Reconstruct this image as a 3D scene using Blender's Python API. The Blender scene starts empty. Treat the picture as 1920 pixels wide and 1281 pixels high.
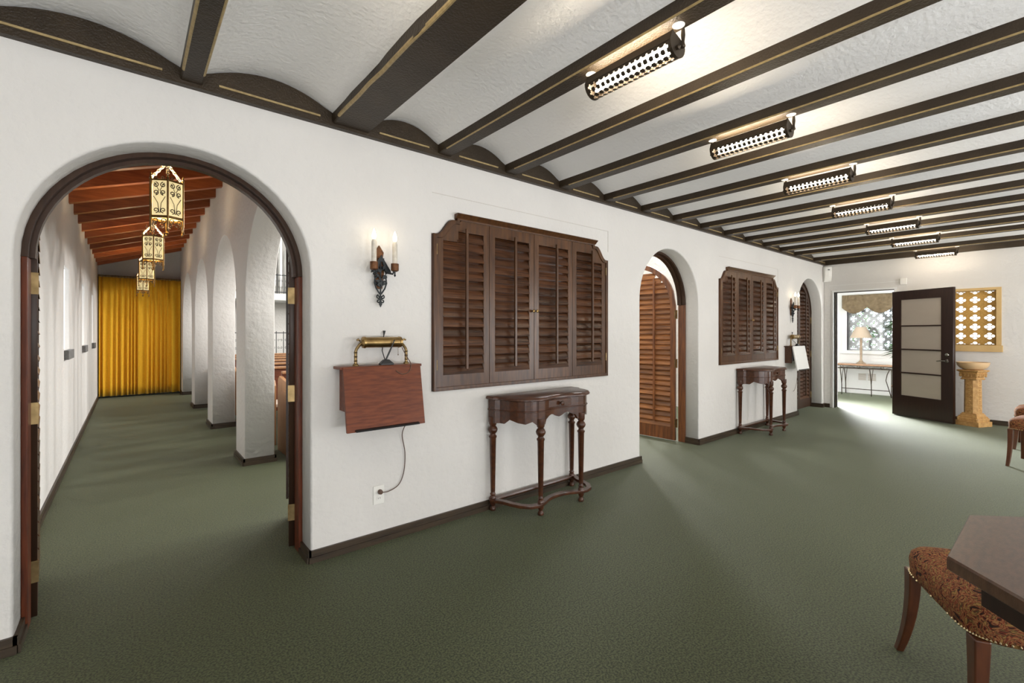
import bpy, bmesh, math, random
from mathutils import Vector, Matrix
PI = math.pi
random.seed(7)
S = bpy.context.scene
C = S.collection

# ------------------------------------------------------------------ camera
F_PX, VPX, HOR, CAMH = 864.3, 1999.0, 625.0, 1.32
TH = math.atan((VPX-960)/F_PX)                       # angle between view axis and +X
cd = bpy.data.cameras.new('camera'); cam = bpy.data.objects.new('camera', cd); C.objects.link(cam)
cam.location = (0, 0, CAMH)
# forward must be (cos TH, sin TH): yaw measured from +Y is -(90-TH)
cam.rotation_euler = (PI/2, 0, TH - PI/2)
cd.sensor_width = 36; cd.lens = 36*F_PX/1920
cd.shift_y = -(640.5-HOR)/1920
cd.clip_start = 0.02
S.camera = cam

# ------------------------------------------------------------------ world, lights, exposure
w = bpy.data.worlds.new('world'); S.world = w; w.use_nodes = True
w.node_tree.nodes['Background'].inputs[0].default_value = (0.93, 0.97, 1.0, 1)
w.node_tree.nodes['Background'].inputs[1].default_value = 1.5
vs = S.view_settings
vs.view_transform = 'Standard'; vs.look = 'None'; vs.gamma = 1; vs.use_curve_mapping = False
vs.exposure = 0.02

def area(name, loc, target, sx, sy, power, col=(1, 1, 1), spread=180):
    l = bpy.data.lights.new(name, 'AREA'); l.shape = 'RECTANGLE'; l.size = sx; l.size_y = sy
    l.energy = power; l.color = col; l.spread = math.radians(spread)
    o = bpy.data.objects.new(name, l); C.objects.link(o)
    o.location = loc
    o.rotation_euler = (Vector(target)-Vector(loc)).to_track_quat('-Z', 'Z').to_euler()
    return o
# added upward fill, and window daylight, in openings of the unseen wall behind
for x, p in ((-1.6, 112), (1.4, 112), (4.4, 98), (7.6, 78)):
    area('ceiling_fill', (x, -3.25, 0.55), (x, 0, 5.6), 1.5, 0.9, p, (0.98, 0.985, 1.0))   # added fill aimed up at the ceiling
area('window_daylight', (7.6, -3.19, 1.6), (7.6, 0, 1.0), 1.5, 1.1, 75, (1.0, 0.97, 0.93))
# daylight in the nave side windows
for y in (4.3, 6.6, 8.9, 11.2):
    area('nave_daylight', (7.45, y, 3.7), (1, y, 0.6), 0.5, 0.7, 175, (1.0, 0.99, 0.97))
area('pillar_fill', (3.2, 3.35, 3.7), (1.6, 8.0, 1.0), 2.2, 1.2, 170, (1.0, 0.99, 0.97))  # added fill for the pillar fronts; no rear window exists there
# added lamps out of view in the side room, away from its screened window
area('side_room_fill', (11.0, 0.62, 1.7), (11.2, 2.6, 0.6), 1.2, 1.3, 55, (0.96, 0.98, 1.0))

area('side_room_fill', (11.6, 3.86, 1.75), (7.6, 1.05, 0.0), 0.9, 1.1, 230, (0.97, 0.985, 1.0), 75)  # added lamp, throws light through the doorway onto the far carpet

# ------------------------------------------------------------------ materials
MATS = {}
def mat(name, col, rough=0.6, metal=0.0, var=None, vscale=8.0, stretch=(1, 1, 1), bump=0.0, bscale=40.0,
        emit=None, estr=0.0, sheen=0.0, trans=0.0, spec=0.5, rnd=0.0, alpha=1.0, coat=0.0, sub=0.0, detail=4.0, ramp=(0.3, 0.7)):
    m = bpy.data.materials.new(name); m.use_nodes = True
    nt = m.node_tree; bs = nt.nodes['Principled BSDF']
    bs.inputs['Base Color'].default_value = (*col, 1)
    bs.inputs['Roughness'].default_value = rough
    bs.inputs['Metallic'].default_value = metal
    bs.inputs['Specular IOR Level'].default_value = spec
    if sheen:
        bs.inputs['Sheen Weight'].default_value = sheen; bs.inputs['Sheen Roughness'].default_value = 0.3; bs.inputs['Sheen Tint'].default_value = (0.86, 0.92, 0.72, 1)
    if trans: bs.inputs['Transmission Weight'].default_value = trans
    if coat: bs.inputs['Coat Weight'].default_value = coat; bs.inputs['Coat Roughness'].default_value = 0.15
    if sub:
        bs.inputs['Subsurface Weight'].default_value = sub; bs.inputs['Subsurface Radius'].default_value = (.02, .015, .01)
    if emit:
        bs.inputs['Emission Color'].default_value = (*emit, 1); bs.inputs['Emission Strength'].default_value = estr
    if alpha < 1: bs.inputs['Alpha'].default_value = alpha
    tc = nt.nodes.new('ShaderNodeTexCoord'); mp = nt.nodes.new('ShaderNodeMapping')
    nt.links.new(tc.outputs['Object'], mp.inputs['Vector']); mp.inputs['Scale'].default_value = stretch
    last = None
    if var:
        n = nt.nodes.new('ShaderNodeTexNoise'); n.inputs['Scale'].default_value = vscale; n.inputs['Detail'].default_value = detail
        nt.links.new(mp.outputs[0], n.inputs['Vector'])
        if rnd:                                       # each piece gets its own stretch of grain
            oi = nt.nodes.new('ShaderNodeObjectInfo'); ml = nt.nodes.new('ShaderNodeMath'); ml.operation = 'MULTIPLY'
            ml.inputs[1].default_value = 37.0
            nt.links.new(oi.outputs['Random'], ml.inputs[0])
            cmb = nt.nodes.new('ShaderNodeCombineXYZ')
            for k in range(3): nt.links.new(ml.outputs[0], cmb.inputs[k])
            nt.links.new(cmb.outputs[0], mp.inputs['Location'])
        r = nt.nodes.new('ShaderNodeValToRGB')
        r.color_ramp.elements[0].position = ramp[0]; r.color_ramp.elements[1].position = ramp[1]
        r.color_ramp.elements[0].color = (*var, 1); r.color_ramp.elements[1].color = (*col, 1)
        nt.links.new(n.outputs['Fac'], r.inputs['Fac'])
        last = r.outputs['Color']
        if rnd:
            hs = nt.nodes.new('ShaderNodeHueSaturation')
            mr = nt.nodes.new('ShaderNodeMapRange'); mr.inputs['To Min'].default_value = 1-rnd; mr.inputs['To Max'].default_value = 1+rnd
            nt.links.new(oi.outputs['Random'], mr.inputs['Value']); nt.links.new(mr.outputs[0], hs.inputs['Value'])
            nt.links.new(last, hs.inputs['Color']); last = hs.outputs['Color']
        nt.links.new(last, bs.inputs['Base Color'])
    if bump:
        n2 = nt.nodes.new('ShaderNodeTexNoise'); n2.inputs['Scale'].default_value = bscale; n2.inputs['Detail'].default_value = 4
        nt.links.new(mp.outputs[0], n2.inputs['Vector'])
        b = nt.nodes.new('ShaderNodeBump'); b.inputs['Strength'].default_value = bump; b.inputs['Distance'].default_value = 0.01
        nt.links.new(n2.outputs['Fac'], b.inputs['Height']); nt.links.new(b.outputs['Normal'], bs.inputs['Normal'])
    MATS[name] = m
    return m

mat('plaster', (0.705, 0.688, 0.662), 0.85, var=(0.665, 0.648, 0.622), vscale=1.5, bump=0.7, bscale=20, spec=0.25)
mat('ceiling_plaster', (0.88, 0.865, 0.84), 0.85, bump=0.5, bscale=45, spec=0.25)
mat('white_paint', (0.78, 0.78, 0.76), 0.5)
mat('carpet', (0.086, 0.101, 0.043), 0.62, var=(0.018, 0.024, 0.010), vscale=120, bump=0.4, bscale=260, sheen=0.24, spec=0.45, detail=8, ramp=(0.40, 0.60))
mat('beam_paint', (0.046, 0.031, 0.017), 0.42, var=(0.030, 0.020, 0.011), vscale=6, bump=0.5, bscale=110, spec=0.3)
mat('gold_paint', (0.42, 0.31, 0.14), 0.5, var=(0.28, 0.20, 0.09), vscale=40)
mat('base_wood', (0.055, 0.036, 0.020), 0.4, var=(0.03, 0.02, 0.012), vscale=6, stretch=(1, 1, 8))
mat('shutter_wood', (0.092, 0.036, 0.014), 0.26, var=(0.024, 0.010, 0.006), vscale=7, stretch=(0.6, 12, 14), rnd=0.38, bump=0.03, bscale=25, spec=0.35)
mat('shutter_frame_wood', (0.108, 0.046, 0.017), 0.28, var=(0.044, 0.018, 0.008), vscale=6, stretch=(7, 7, 0.8), rnd=0.12, bump=0.03, bscale=25, spec=0.35)
mat('door_wood', (0.31, 0.120, 0.030), 0.38, var=(0.10, 0.034, 0.010), vscale=7, stretch=(0.7, 12, 14), rnd=0.35, bump=0.03, bscale=20, spec=0.35)
mat('door_frame_wood', (0.23, 0.082, 0.024), 0.36, var=(0.09, 0.030, 0.013), vscale=6, stretch=(7, 7, 0.7), rnd=0.1)
mat('red_frame_wood', (0.16, 0.038, 0.013), 0.38, var=(0.065, 0.017, 0.008), vscale=6, stretch=(8, 8, 0.8), spec=0.3)
mat('dark_frame_wood', (0.055, 0.028, 0.016), 0.38, var=(0.035, 0.018, 0.011), vscale=6, stretch=(8, 8, 0.8), spec=0.3)
mat('table_wood', (0.088, 0.030, 0.012), 0.30, var=(0.040, 0.013, 0.006), vscale=6, stretch=(2, 8, 6), coat=0.15, spec=0.4)
mat('desk_wood', (0.200, 0.052, 0.018), 0.36, var=(0.105, 0.026, 0.010), vscale=7, stretch=(1.5, 10, 10), spec=0.3, bump=0.08, bscale=20)
mat('rafter_wood', (0.40, 0.115, 0.034), 0.42, var=(0.24, 0.062, 0.018), vscale=5, stretch=(1, 8, 8), rnd=0.25)
mat('ceiling_boards', (0.25, 0.07, 0.025), 0.5, var=(0.15, 0.04, 0.016), vscale=5, stretch=(1, 8, 8))
mat('pew_wood', (0.16, 0.048, 0.022), 0.35, var=(0.09, 0.028, 0.014), vscale=5, stretch=(1, 8, 8))
mat('pew_end_wood', (0.42, 0.22, 0.10), 0.4, var=(0.32, 0.15, 0.065), vscale=5, stretch=(8, 8, 1))
mat('pew_cushion', (0.55, 0.50, 0.44), 0.8)
mat('leg_wood', (0.115, 0.036, 0.013), 0.34, var=(0.060, 0.018, 0.008), vscale=8, stretch=(6, 6, 1), coat=0.2)
mat('top_wood', (0.120, 0.060, 0.034), 0.28, var=(0.062, 0.030, 0.018), vscale=30, stretch=(1, 3, 1), coat=0.5, bump=0.05, bscale=120, detail=8)
mat('espresso', (0.040, 0.018, 0.012), 0.36, var=(0.026, 0.012, 0.009), vscale=5, stretch=(8, 8, 0.8))
mat('brass', (0.40, 0.27, 0.11), 0.32, 1.0, var=(0.22, 0.14, 0.06), vscale=14)
mat('old_brass', (0.30, 0.21, 0.10), 0.4, 1.0, var=(0.16, 0.11, 0.05), vscale=20)
mat('iron', (0.022, 0.026, 0.028), 0.5, 0.4)
mat('bronze_iron', (0.055, 0.040, 0.026), 0.5, 0.6)
mat('copper', (0.20, 0.085, 0.032), 0.5, 0.6, var=(0.09, 0.038, 0.016), vscale=50)
mat('candle', (0.70, 0.66, 0.58), 0.6, var=(0.55, 0.50, 0.42), vscale=40)
mat('candle_amber', (0.55, 0.30, 0.10), 0.6)
mat('bulb', (1, 0.95, 0.85), 0.4, emit=(1.0, 0.86, 0.62), estr=9.0)
mat('tube', (1, 1, 1), 0.4, emit=(1.0, 0.85, 0.64), estr=70.0)
mat('lantern_glass', (0.85, 0.70, 0.36), 0.5, emit=(1.0, 0.80, 0.42), estr=0.55, sub=0.0)
mat('lantern_metal', (0.26, 0.15, 0.045), 0.45, 0.8, var=(0.13, 0.075, 0.025), vscale=30)
mat('chain_metal', (0.62, 0.55, 0.44), 0.45, 0.5)
mat('curtain_gold', (0.95, 0.55, 0.030), 0.85, var=(0.88, 0.49, 0.022), vscale=30, sheen=0.3, bump=0.2, bscale=150)
mat('black_plastic', (0.012, 0.012, 0.013), 0.4)
mat('white_plastic', (0.80, 0.79, 0.75), 0.4)
mat('frosted', (0.56, 0.50, 0.435), 0.22, var=(0.52, 0.46, 0.40), vscale=2, stretch=(1, 1, 3))
mat('chrome', (0.35, 0.33, 0.30), 0.25, 1.0)
mat('pedestal', (0.64, 0.39, 0.15), 0.5, var=(0.45, 0.24, 0.08), vscale=26, bump=0.15, bscale=60)
mat('bowl', (0.78, 0.55, 0.32), 0.4, var=(0.72, 0.49, 0.27), vscale=8)
mat('screen_gold', (0.60, 0.35, 0.085), 0.65, var=(0.44, 0.24, 0.05), vscale=60, bump=0.5, bscale=90)
mat('frame_gold', (0.62, 0.43, 0.19), 0.55, var=(0.54, 0.36, 0.15), vscale=8)
mat('screen_grey', (0.50, 0.49, 0.47), 0.8, var=(0.44, 0.43, 0.41), vscale=30)
mat('valance', (0.20, 0.145, 0.080), 0.8, var=(0.12, 0.085, 0.045), vscale=16, bump=0.2, bscale=80)
mat('lamp_shade', (0.50, 0.40, 0.30), 0.8)
mat('lamp_body', (0.42, 0.32, 0.22), 0.5, var=(0.28, 0.19, 0.12), vscale=40)
mat('stone_top', (0.48, 0.27, 0.15), 0.35, var=(0.34, 0.17, 0.09), vscale=14)
mat('vent', (0.42, 0.37, 0.31), 0.6)
mat('leaf', (0.05, 0.11, 0.025), 0.5, var=(0.02, 0.05, 0.012), vscale=9, rnd=0.3)
mat('garden_leaf', (0.22, 0.42, 0.13), 0.6, var=(0.10, 0.25, 0.06), vscale=5)
mat('bark', (0.12, 0.08, 0.05), 0.9)
mat('pot', (0.30, 0.15, 0.08), 0.7)
mat('silver_pipe', (0.62, 0.62, 0.60), 0.3, 0.9)
mat('slit_pane', (0.9, 0.92, 0.95), 0.5, emit=(0.95, 0.98, 1.0), estr=1.6)
mat('slate', (0.20, 0.195, 0.19), 0.8, var=(0.13, 0.13, 0.125), vscale=30)
mat('glass', (0.95, 0.98, 1.0), 0.02, trans=1.0, spec=0.5)
mat('painted_glare', (0.66, 0.65, 0.63), 0.2)  # pale colour paints the glare on the far desk's wooden front
mat('groove', (0.58, 0.55, 0.51), 0.9)
mat('nail', (0.75, 0.62, 0.38), 0.25, 1.0)
mat('cable', (0.10, 0.055, 0.035), 0.5)

def fabric():
    m = bpy.data.materials.new('brocade'); m.use_nodes = True; nt = m.node_tree; bs = nt.nodes['Principled BSDF']
    tc = nt.nodes.new('ShaderNodeTexCoord')
    n = nt.nodes.new('ShaderNodeTexNoise'); n.inputs['Scale'].default_value = 26; n.inputs['Detail'].default_value = 2; n.inputs['Distortion'].default_value = 3.2
    nt.links.new(tc.outputs['Object'], n.inputs['Vector'])
    r = nt.nodes.new('ShaderNodeValToRGB'); e = r.color_ramp
    e.elements[0].position = 0.36; e.elements[0].color = (0.025, 0.016, 0.010, 1)
    e.elements[1].position = 0.64; e.elements[1].color = (0.30, 0.17, 0.055, 1)
    for p, c in ((0.43, (0.20, 0.035, 0.02, 1)), (0.48, (0.33, 0.19, 0.07, 1)), (0.53, (0.22, 0.045, 0.022, 1)), (0.58, (0.05, 0.035, 0.018, 1))):
        k = e.elements.new(p); k.color = c
    nt.links.new(n.outputs['Fac'], r.inputs['Fac']); nt.links.new(r.outputs['Color'], bs.inputs['Base Color'])
    bs.inputs['Roughness'].default_value = 0.85; bs.inputs['Specular IOR Level'].default_value = 0.2
    MATS['brocade'] = m
fabric()

# ------------------------------------------------------------------ geometry helpers
def link(me, name, m, parent=None, smooth=False):
    o = bpy.data.objects.new(name, me); C.objects.link(o)
    if m and not me.materials: me.materials.append(MATS[m])
    if smooth:
        me.polygons.foreach_set('use_smooth', [True]*len(me.polygons)); me.set_sharp_from_angle(angle=math.radians(42))
    if parent: o.parent = parent
    return o
class MB:
    def __init__(s): s.bm = bmesh.new()
    def poly(s, pts):
        return s.bm.faces.new([s.bm.verts.new(p) for p in pts])
    def box(s, x0, x1, y0, y1, z0, z1):
        v = [s.bm.verts.new((x, y, z)) for x in (x0, x1) for y in (y0, y1) for z in (z0, z1)]
        for f in ((0, 1, 3, 2), (4, 6, 7, 5), (0, 4, 5, 1), (2, 3, 7, 6), (0, 2, 6, 4), (1, 5, 7, 3)):
            s.bm.faces.new([v[i] for i in f])
        return s
    def prism(s, pts, ax, a, b):                      # 2D polygon swept along axis ax between a and b
        def P(u, v, t):
            return (t, u, v) if ax == 'x' else (u, t, v) if ax == 'y' else (u, v, t)
        A = [s.bm.verts.new(P(u, v, a)) for u, v in pts]; B = [s.bm.verts.new(P(u, v, b)) for u, v in pts]
        n = len(pts)
        s.bm.faces.new(A); s.bm.faces.new(B[::-1])
        for i in range(n): s.bm.faces.new((A[i], A[(i+1) % n], B[(i+1) % n], B[i]))
        return s
    def rings(s, R, closed=False, cap=True):          # list of equally long point loops
        V = [[s.bm.verts.new(p) for p in r] for r in R]; n = len(V[0])
        for i in range(len(V)-1+(1 if closed else 0)):
            a, b = V[i], V[(i+1) % len(V)]
            for k in range(n): s.bm.faces.new((a[k], a[(k+1) % n], b[(k+1) % n], b[k]))
        if cap and not closed:
            s.bm.faces.new(V[0][::-1]); s.bm.faces.new(V[-1])
        return s
    def lathe(s, prof, c=(0, 0, 0), n=16, ax='z'):
        R = []
        for r, h in prof:
            r = max(r, 1e-4); ring = []
            for k in range(n):
                a = 2*PI*k/n; u, v = r*math.cos(a), r*math.sin(a)
                ring.append((c[0]+u, c[1]+v, c[2]+h) if ax == 'z' else (c[0]+h, c[1]+u, c[2]+v) if ax == 'x' else (c[0]+u, c[1]+h, c[2]+v))
            R.append(ring)
        return s.rings(R)
    def tube(s, path, r, n=8, closed=False):
        path = [Vector(p) for p in path]; N = len(path); R = []; up = None
        for i in range(N):
            if closed: t = path[(i+1) % N]-path[i-1]
            else: t = path[min(i+1, N-1)]-path[max(i-1, 0)]
            t.normalize()
            if up is None:
                up = Vector((0, 0, 1)) if abs(t.z) < .9 else Vector((1, 0, 0))
            up = (up-t*up.dot(t)).normalized(); q = t.cross(up)
            rr = r[i] if isinstance(r, (list, tuple)) else r
            R.append([path[i]+(up*math.cos(2*PI*k/n)+q*math.sin(2*PI*k/n))*rr for k in range(n)])
        return s.rings(R, closed)
    def build(s, name, m, parent=None, smooth=False, bevel=0.0, seg=2):
        bmesh.ops.recalc_face_normals(s.bm, faces=s.bm.faces)
        me = bpy.data.meshes.new(name); s.bm.to_mesh(me); s.bm.free()
        o = link(me, name, m, parent, smooth)
        if bevel:
            b = o.modifiers.new('bevel', 'BEVEL'); b.width = bevel; b.segments = seg; b.limit_method = 'ANGLE'
        return o
def sheet_mesh(outline, holes, a0, a1, plane, bev=0.0):
    """flat board with real holes; plane 'xz' (thickness along y), 'yz' (along x), 'xy' (along z)"""
    cu = bpy.data.curves.new('sheet', 'CURVE'); cu.dimensions = '2D'; cu.fill_mode = 'BOTH'
    for pts in [outline]+list(holes):
        sp = cu.splines.new('POLY'); sp.points.add(len(pts)-1); sp.use_cyclic_u = True
        for p, q in zip(sp.points, pts): p.co = (q[0], q[1], 0, 1)
    t = abs(a1-a0)
    cu.extrude = t/2-bev
    if bev: cu.bevel_depth = bev; cu.bevel_resolution = 1; cu.offset = -bev
    o = bpy.data.objects.new('sheet', cu); C.objects.link(o)
    dg = bpy.context.evaluated_depsgraph_get(); me = bpy.data.meshes.new_from_object(o.evaluated_get(dg))
    bpy.data.objects.remove(o); bpy.data.curves.remove(cu)
    mid = (a0+a1)/2
    for v in me.vertices:
        u, q, d = v.co
        v.co = (u, mid+d, q) if plane == 'xz' else (mid+d, u, q) if plane == 'yz' else (u, q, mid+d)
    bm = bmesh.new(); bm.from_mesh(me); bmesh.ops.remove_doubles(bm, verts=bm.verts, dist=1e-5)
    bmesh.ops.recalc_face_normals(bm, faces=bm.faces); bm.to_mesh(me); bm.free()
    me.materials.clear()
    return me
def arc(cx, cz, r, a0, a1, n):
    return [(cx+r*math.cos(a0+(a1-a0)*i/n), cz+r*math.sin(a0+(a1-a0)*i/n)) for i in range(n+1)]
def tag(o, label=None, cat=None, group=None, kind=None):
    if label: o['label'] = label
    if cat: o['category'] = cat
    if group: o['group'] = group
    if kind: o['kind'] = kind
    return o
def thing(name, loc, label, cat, rz=0, group=None, kind=None):
    o = bpy.data.objects.new(name, None); C.objects.link(o); o.location = loc; o.rotation_euler = (0, 0, rz)
    o.empty_display_size = 0.1
    return tag(o, label, cat, group, kind)
def struct(o, label=None): return tag(o, label, kind='structure')
def copy_tree(o, parent=None):
    c = o.copy(); C.objects.link(c); c.parent = parent
    for ch in list(o.children): copy_tree(ch, c)
    return c
def spiral(cx, cz, r0, r1, a0, turns, n=18):
    return [(cx+(r0+(r1-r0)*i/n)*math.cos(a0+2*PI*turns*i/n), cz+(r0+(r1-r0)*i/n)*math.sin(a0+2*PI*turns*i/n)) for i in range(n+1)]

# ------------------------------------------------------------------ main dimensions
WY = 2.78; WT = 3.03            # main wall: room face and back face
XE = 9.60                        # end wall
ZB = 2.55                        # underside of ceiling beams
RX0, RY0 = -3.0, -3.2            # hidden sides of the room
ARCH = (0.22, 4.595, 8.90); AR = 0.585; ASP = 1.66
CL, CR = -0.48, 0.89             # aisle left wall, arcade face
CEND = 12.75

# ------------------------------------------------------------------ floor
struct(MB().box(RX0, 12.6, RY0, 14.2, -0.08, 0).build('floor', 'carpet'), 'mottled dark green carpet')

# ------------------------------------------------------------------ main wall with arches and shutter openings
SH = ((1.60, 3.474), (5.683, 7.498)); SZ0, SZS, SZ1 = 0.92, 2.005, 2.15
def og(t):
    t = max(0, min(1, (t-.10)/.80)); return t*t*t*(10-15*t+6*t*t)
def shutter_outline(x0, x1, g=0.0):
    L = [(x0+g, SZ0+g), (x1-g, SZ0+g), (x1-g, SZS-g)]
    def ogee(xs, sgn):
        p = []
        for i in range(17):
            t = i/16; p.append((xs+sgn*(0.19*t), SZS-g+(SZ1-0.03-SZS)*og(t)))
        return p
    L += ogee(x1-g, -1) + [(x1-0.19-g, SZ1-g), (x0+0.19+g, SZ1-g)] + ogee(x0+g, 1)[::-1]
    return L
out = [(RX0, 0)]
for cx in ARCH:
    out += [(cx-AR, 0)] + arc(cx, ASP, AR, PI, 0, 28) + [(cx+AR, 0)]
out += [(XE+0.2, 0), (XE+0.2, 2.62), (RX0, 2.62)]
me = sheet_mesh(out, [shutter_outline(*s) for s in SH], WY, WT, 'xz', 0.012)
struct(link(me, 'wall_left', 'plaster'), 'white trowelled plaster wall with three arched doorways')

# ------------------------------------------------------------------ end wall with doorway and screened window
DO0, DO1, DZ = 1.79, 2.63, 2.045
QW = (0.64, 1.24, 1.145, 1.95)
out = [(RY0, 0), (DO0, 0), (DO0, DZ), (DO1, DZ), (DO1, 0), (WY, 0), (WY, 2.62), (RY0, 2.62)]
hole = [(QW[0], QW[2]), (QW[1], QW[2]), (QW[1], QW[3]), (QW[0], QW[3])]
struct(link(sheet_mesh(out, [hole], XE, XE+0.2, 'yz', 0.006), 'wall_far', 'plaster'), 'cream plaster end wall')
# hidden walls of the room: window openings behind the camera, made tall for the ceiling fill
out = [(RX0, 0), (XE+.2, 0), (XE+.2, 2.62), (RX0, 2.62)]
holes = [[(x-.75, .05), (x+.75, .05), (x+.75, 2.3), (x-.75, 2.3)] for x in (-1.6, 1.4, 4.4, 7.6)]
struct(link(sheet_mesh(out, holes, RY0-.2, RY0, 'xz'), 'wall_right', 'plaster'))
struct(MB().box(RX0-.2, RX0, RY0-.2, WT, 0, 2.62).build('wall_near', 'plaster'))

# ------------------------------------------------------------------ ceiling: slab, plaster vaults, beams, lunette boards
ceil = struct(MB().box(RX0-.2, XE+.2, RY0-.2, WT, 2.76, 2.9).build('ceiling', 'ceiling_plaster'), 'shallow plaster vaults between dark beams')
BE = [(-2.02, .10), (-1.27, .10), (-.52, .10), (.238, .09), (1.028, .218)] + [(1.678+.589*i, .10) for i in range(12)] + [(9.02, .10)]
edges = [RX0] + [e for c, wd in BE for e in (c-wd/2, c+wd/2)] + [XE]
ZS = 2.610
for i, (c, wd) in enumerate(BE):
    b = MB()
    n = 40 if wd > .2 else 1
    R = []
    for k in range(n+1):
        y = RY0+(WY-.03-RY0)*k/n
        j = (random.uniform(-.007, .007) if n > 1 else 0)
        R.append([(c-wd/2+j, y, 2.76), (c-wd/2+j, y, ZB+.006+j*.4), (c-wd/2+.006+j, y, ZB), (c+wd/2-.006, y, ZB), (c+wd/2, y, ZB+.006), (c+wd/2, y, 2.76)])
    bo = b.rings(R).build('beam', 'beam_paint', ceil)
    for sg in ((-1, 1) if i == 3 else (-1,)):         # gilded line along the lower arris
        st = MB(); e = c+sg*wd/2; g = 1.9 if wd > .2 else 1.5 if i == 3 else .8
        R = []
        for k in range(n+1):
            y = RY0+.1+(WY-.14-RY0-.1)*k/n
            j = (random.uniform(-.004, .004) if n > 1 and sg < 0 else 0)+(-.004 if n > 1 and sg < 0 else 0)
            R.append([(e+sg*.0015+j, y, ZB+.007*g), (e+sg*.0015+j, y, ZB+.004), (e-sg*.004+j, y, ZB-.0015), (e-sg*.006*g+j, y, ZB-.001), (e-sg*.003*g+j, y, ZB+.006)])
        st.rings(R).build('gold_line', 'gold_paint', bo)
for i in range(0, len(edges), 2):
    a, b = edges[i], edges[i+1]
    wv = b-a; rise = min(.092, wv*.18)
    pts = [(a, ZS)] + [(a+wv*k/16, ZS+rise*(1-(2*k/16-1)**2)) for k in range(1, 16)] + [(b, ZS), (b, 2.765), (a, 2.765)]
    MB().prism(pts, 'y', RY0, WY).build('vault', 'ceiling_plaster', ceil, smooth=True)
    lu = [(a-.002, ZB-.012), (b+.002, ZB-.012), (b+.002, ZS)] + [(b-wv*k/16, ZS-.006+rise*(1-(2*k/16-1)**2)) for k in range(1, 16)] + [(a-.002, ZS)]
    lo = MB().prism(lu, 'y', WY-.032, WY).build('lunette_board', 'beam_paint', ceil)
    if wv > .3:
        MB().box(a+.07, b-.07, WY-.037, WY-.031, ZB+.018, ZB+.028).build('gold_line', 'gold_paint', lo)
struct(MB().box(RX0, XE, WY-.036, WY, ZB-.018, ZB+.004).build('trim_1', 'beam_paint'), 'dark ledger board along the top of the arched wall')
struct(MB().box(XE-.04, XE, RY0, WY-.036, ZB-.018, 2.62).build('trim_2', 'beam_paint'), 'dark ledger board along the top of the end wall')

# ------------------------------------------------------------------ baseboards
def baseboard(name, segs):
    b = MB()
    for x0, x1, y0, y1, ax in segs:
        b.box(x0, x1, y0, y1, 0, .068)
        e = .008
        if ax == 'x': b.box(x0, x1, min(y0, y1)-e, max(y0, y1), 0, .034)
        else: b.box(min(x0, x1)-e if ax == 'y-' else x0, x1 if ax == 'y-' else x1+e, y0, y1, 0, .034)
    return struct(b.build(name, 'base_wood'), 'dark wooden baseboard')
bb = []
xs = [RX0] + [v for cx in ARCH for v in (cx-AR, cx+AR)] + [XE]
for i in range(0, len(xs), 2): bb.append((xs[i]-(.012 if i else 0), xs[i+1]+.012, WY-.014, WY+.001, 'x'))
for cx in ARCH:
    bb.append((cx-AR-.001, cx-AR+.014, WY-.014, 2.94, 'y')); bb.append((cx+AR-.014, cx+AR+.001, WY-.014, 2.94, 'y-'))
baseboard('baseboard_left', bb)
baseboard('baseboard_far', [(XE-.014, XE+.001, RY0, DO0-.06, 'y-'), (XE-.014, XE+.001, DO1+.06, WY-.014, 'y-')])

# ------------------------------------------------------------------ side aisle behind the first arch
slits = [(6.20, 6.72), (8.44, 8.92), (10.57, 11.03)]
out = [(WT-.02, 0), (CEND+.2, 0), (CEND+.2, 3.9), (WT-.02, 3.9)]
me = sheet_mesh(out, [[(a, 1.16), (b, 1.16), (b, 1.985), (a, 1.985)] for a, b in slits], CL-.28, CL, 'yz', 0.006)
struct(link(me, 'wall_aisle_left', 'plaster'), 'white aisle wall with three slit windows')
for i, (a, b) in enumerate(slits):
    wn = struct(MB().box(CL-.045, CL-.035, a, b, 1.16, 1.985).build('window_%d' % (i+1), 'slit_pane'),
                'narrow slit window in the aisle wall, %s from the arch' % ('first', 'second', 'third')[i])
    MB().box(CL-.26, CL+.035, a-.005, b+.04, 1.062, 1.152).build('sill', 'slate', wn)
pil = [(5.23, 5.71), (7.53, 8.03), (9.77, 10.25), (12.07, 12.55)]
out = [(WT-.02, 0), (3.45, 0)]
gaps = [(3.45, 5.23), (5.71, 7.53), (8.03, 9.77), (10.25, 12.07)]
for a, b in gaps:
    c, r = (a+b)/2, (b-a)/2
    if a > 3.5: out.append((a, 0))
    out += [(c+r*math.cos(t), 1.62+.89*math.sin(t)) for t in [PI-PI*k/24 for k in range(25)]] + [(b, 0)]
out += [(CEND+.2, 0), (CEND+.2, 4.2), (WT-.02, 4.2)]
struct(link(sheet_mesh(out, [], CR, CR+.27, 'yz', 0.008), 'wall_aisle_arcade', 'plaster'), 'white arcade of round arches along the aisle')
struct(MB().box(CL-.28, 9.0, CEND, CEND+.2, 0, 4.6).build('wall_aisle_end', 'plaster'))
ab = [(CL-.001, CL+.014, WT, CEND, 'y')]
for a, b in pil + [(WT, 3.45)]:
    ab += [(CR-.014, CR+.001, a-.014, b+.014, 'y-'), (CR-.014, CR+.284, a-.014, a+.001, 'x'), (CR+.269, CR+.284, a-.014, b+.014, 'y')]
baseboard('baseboard_aisle', ab)
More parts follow.
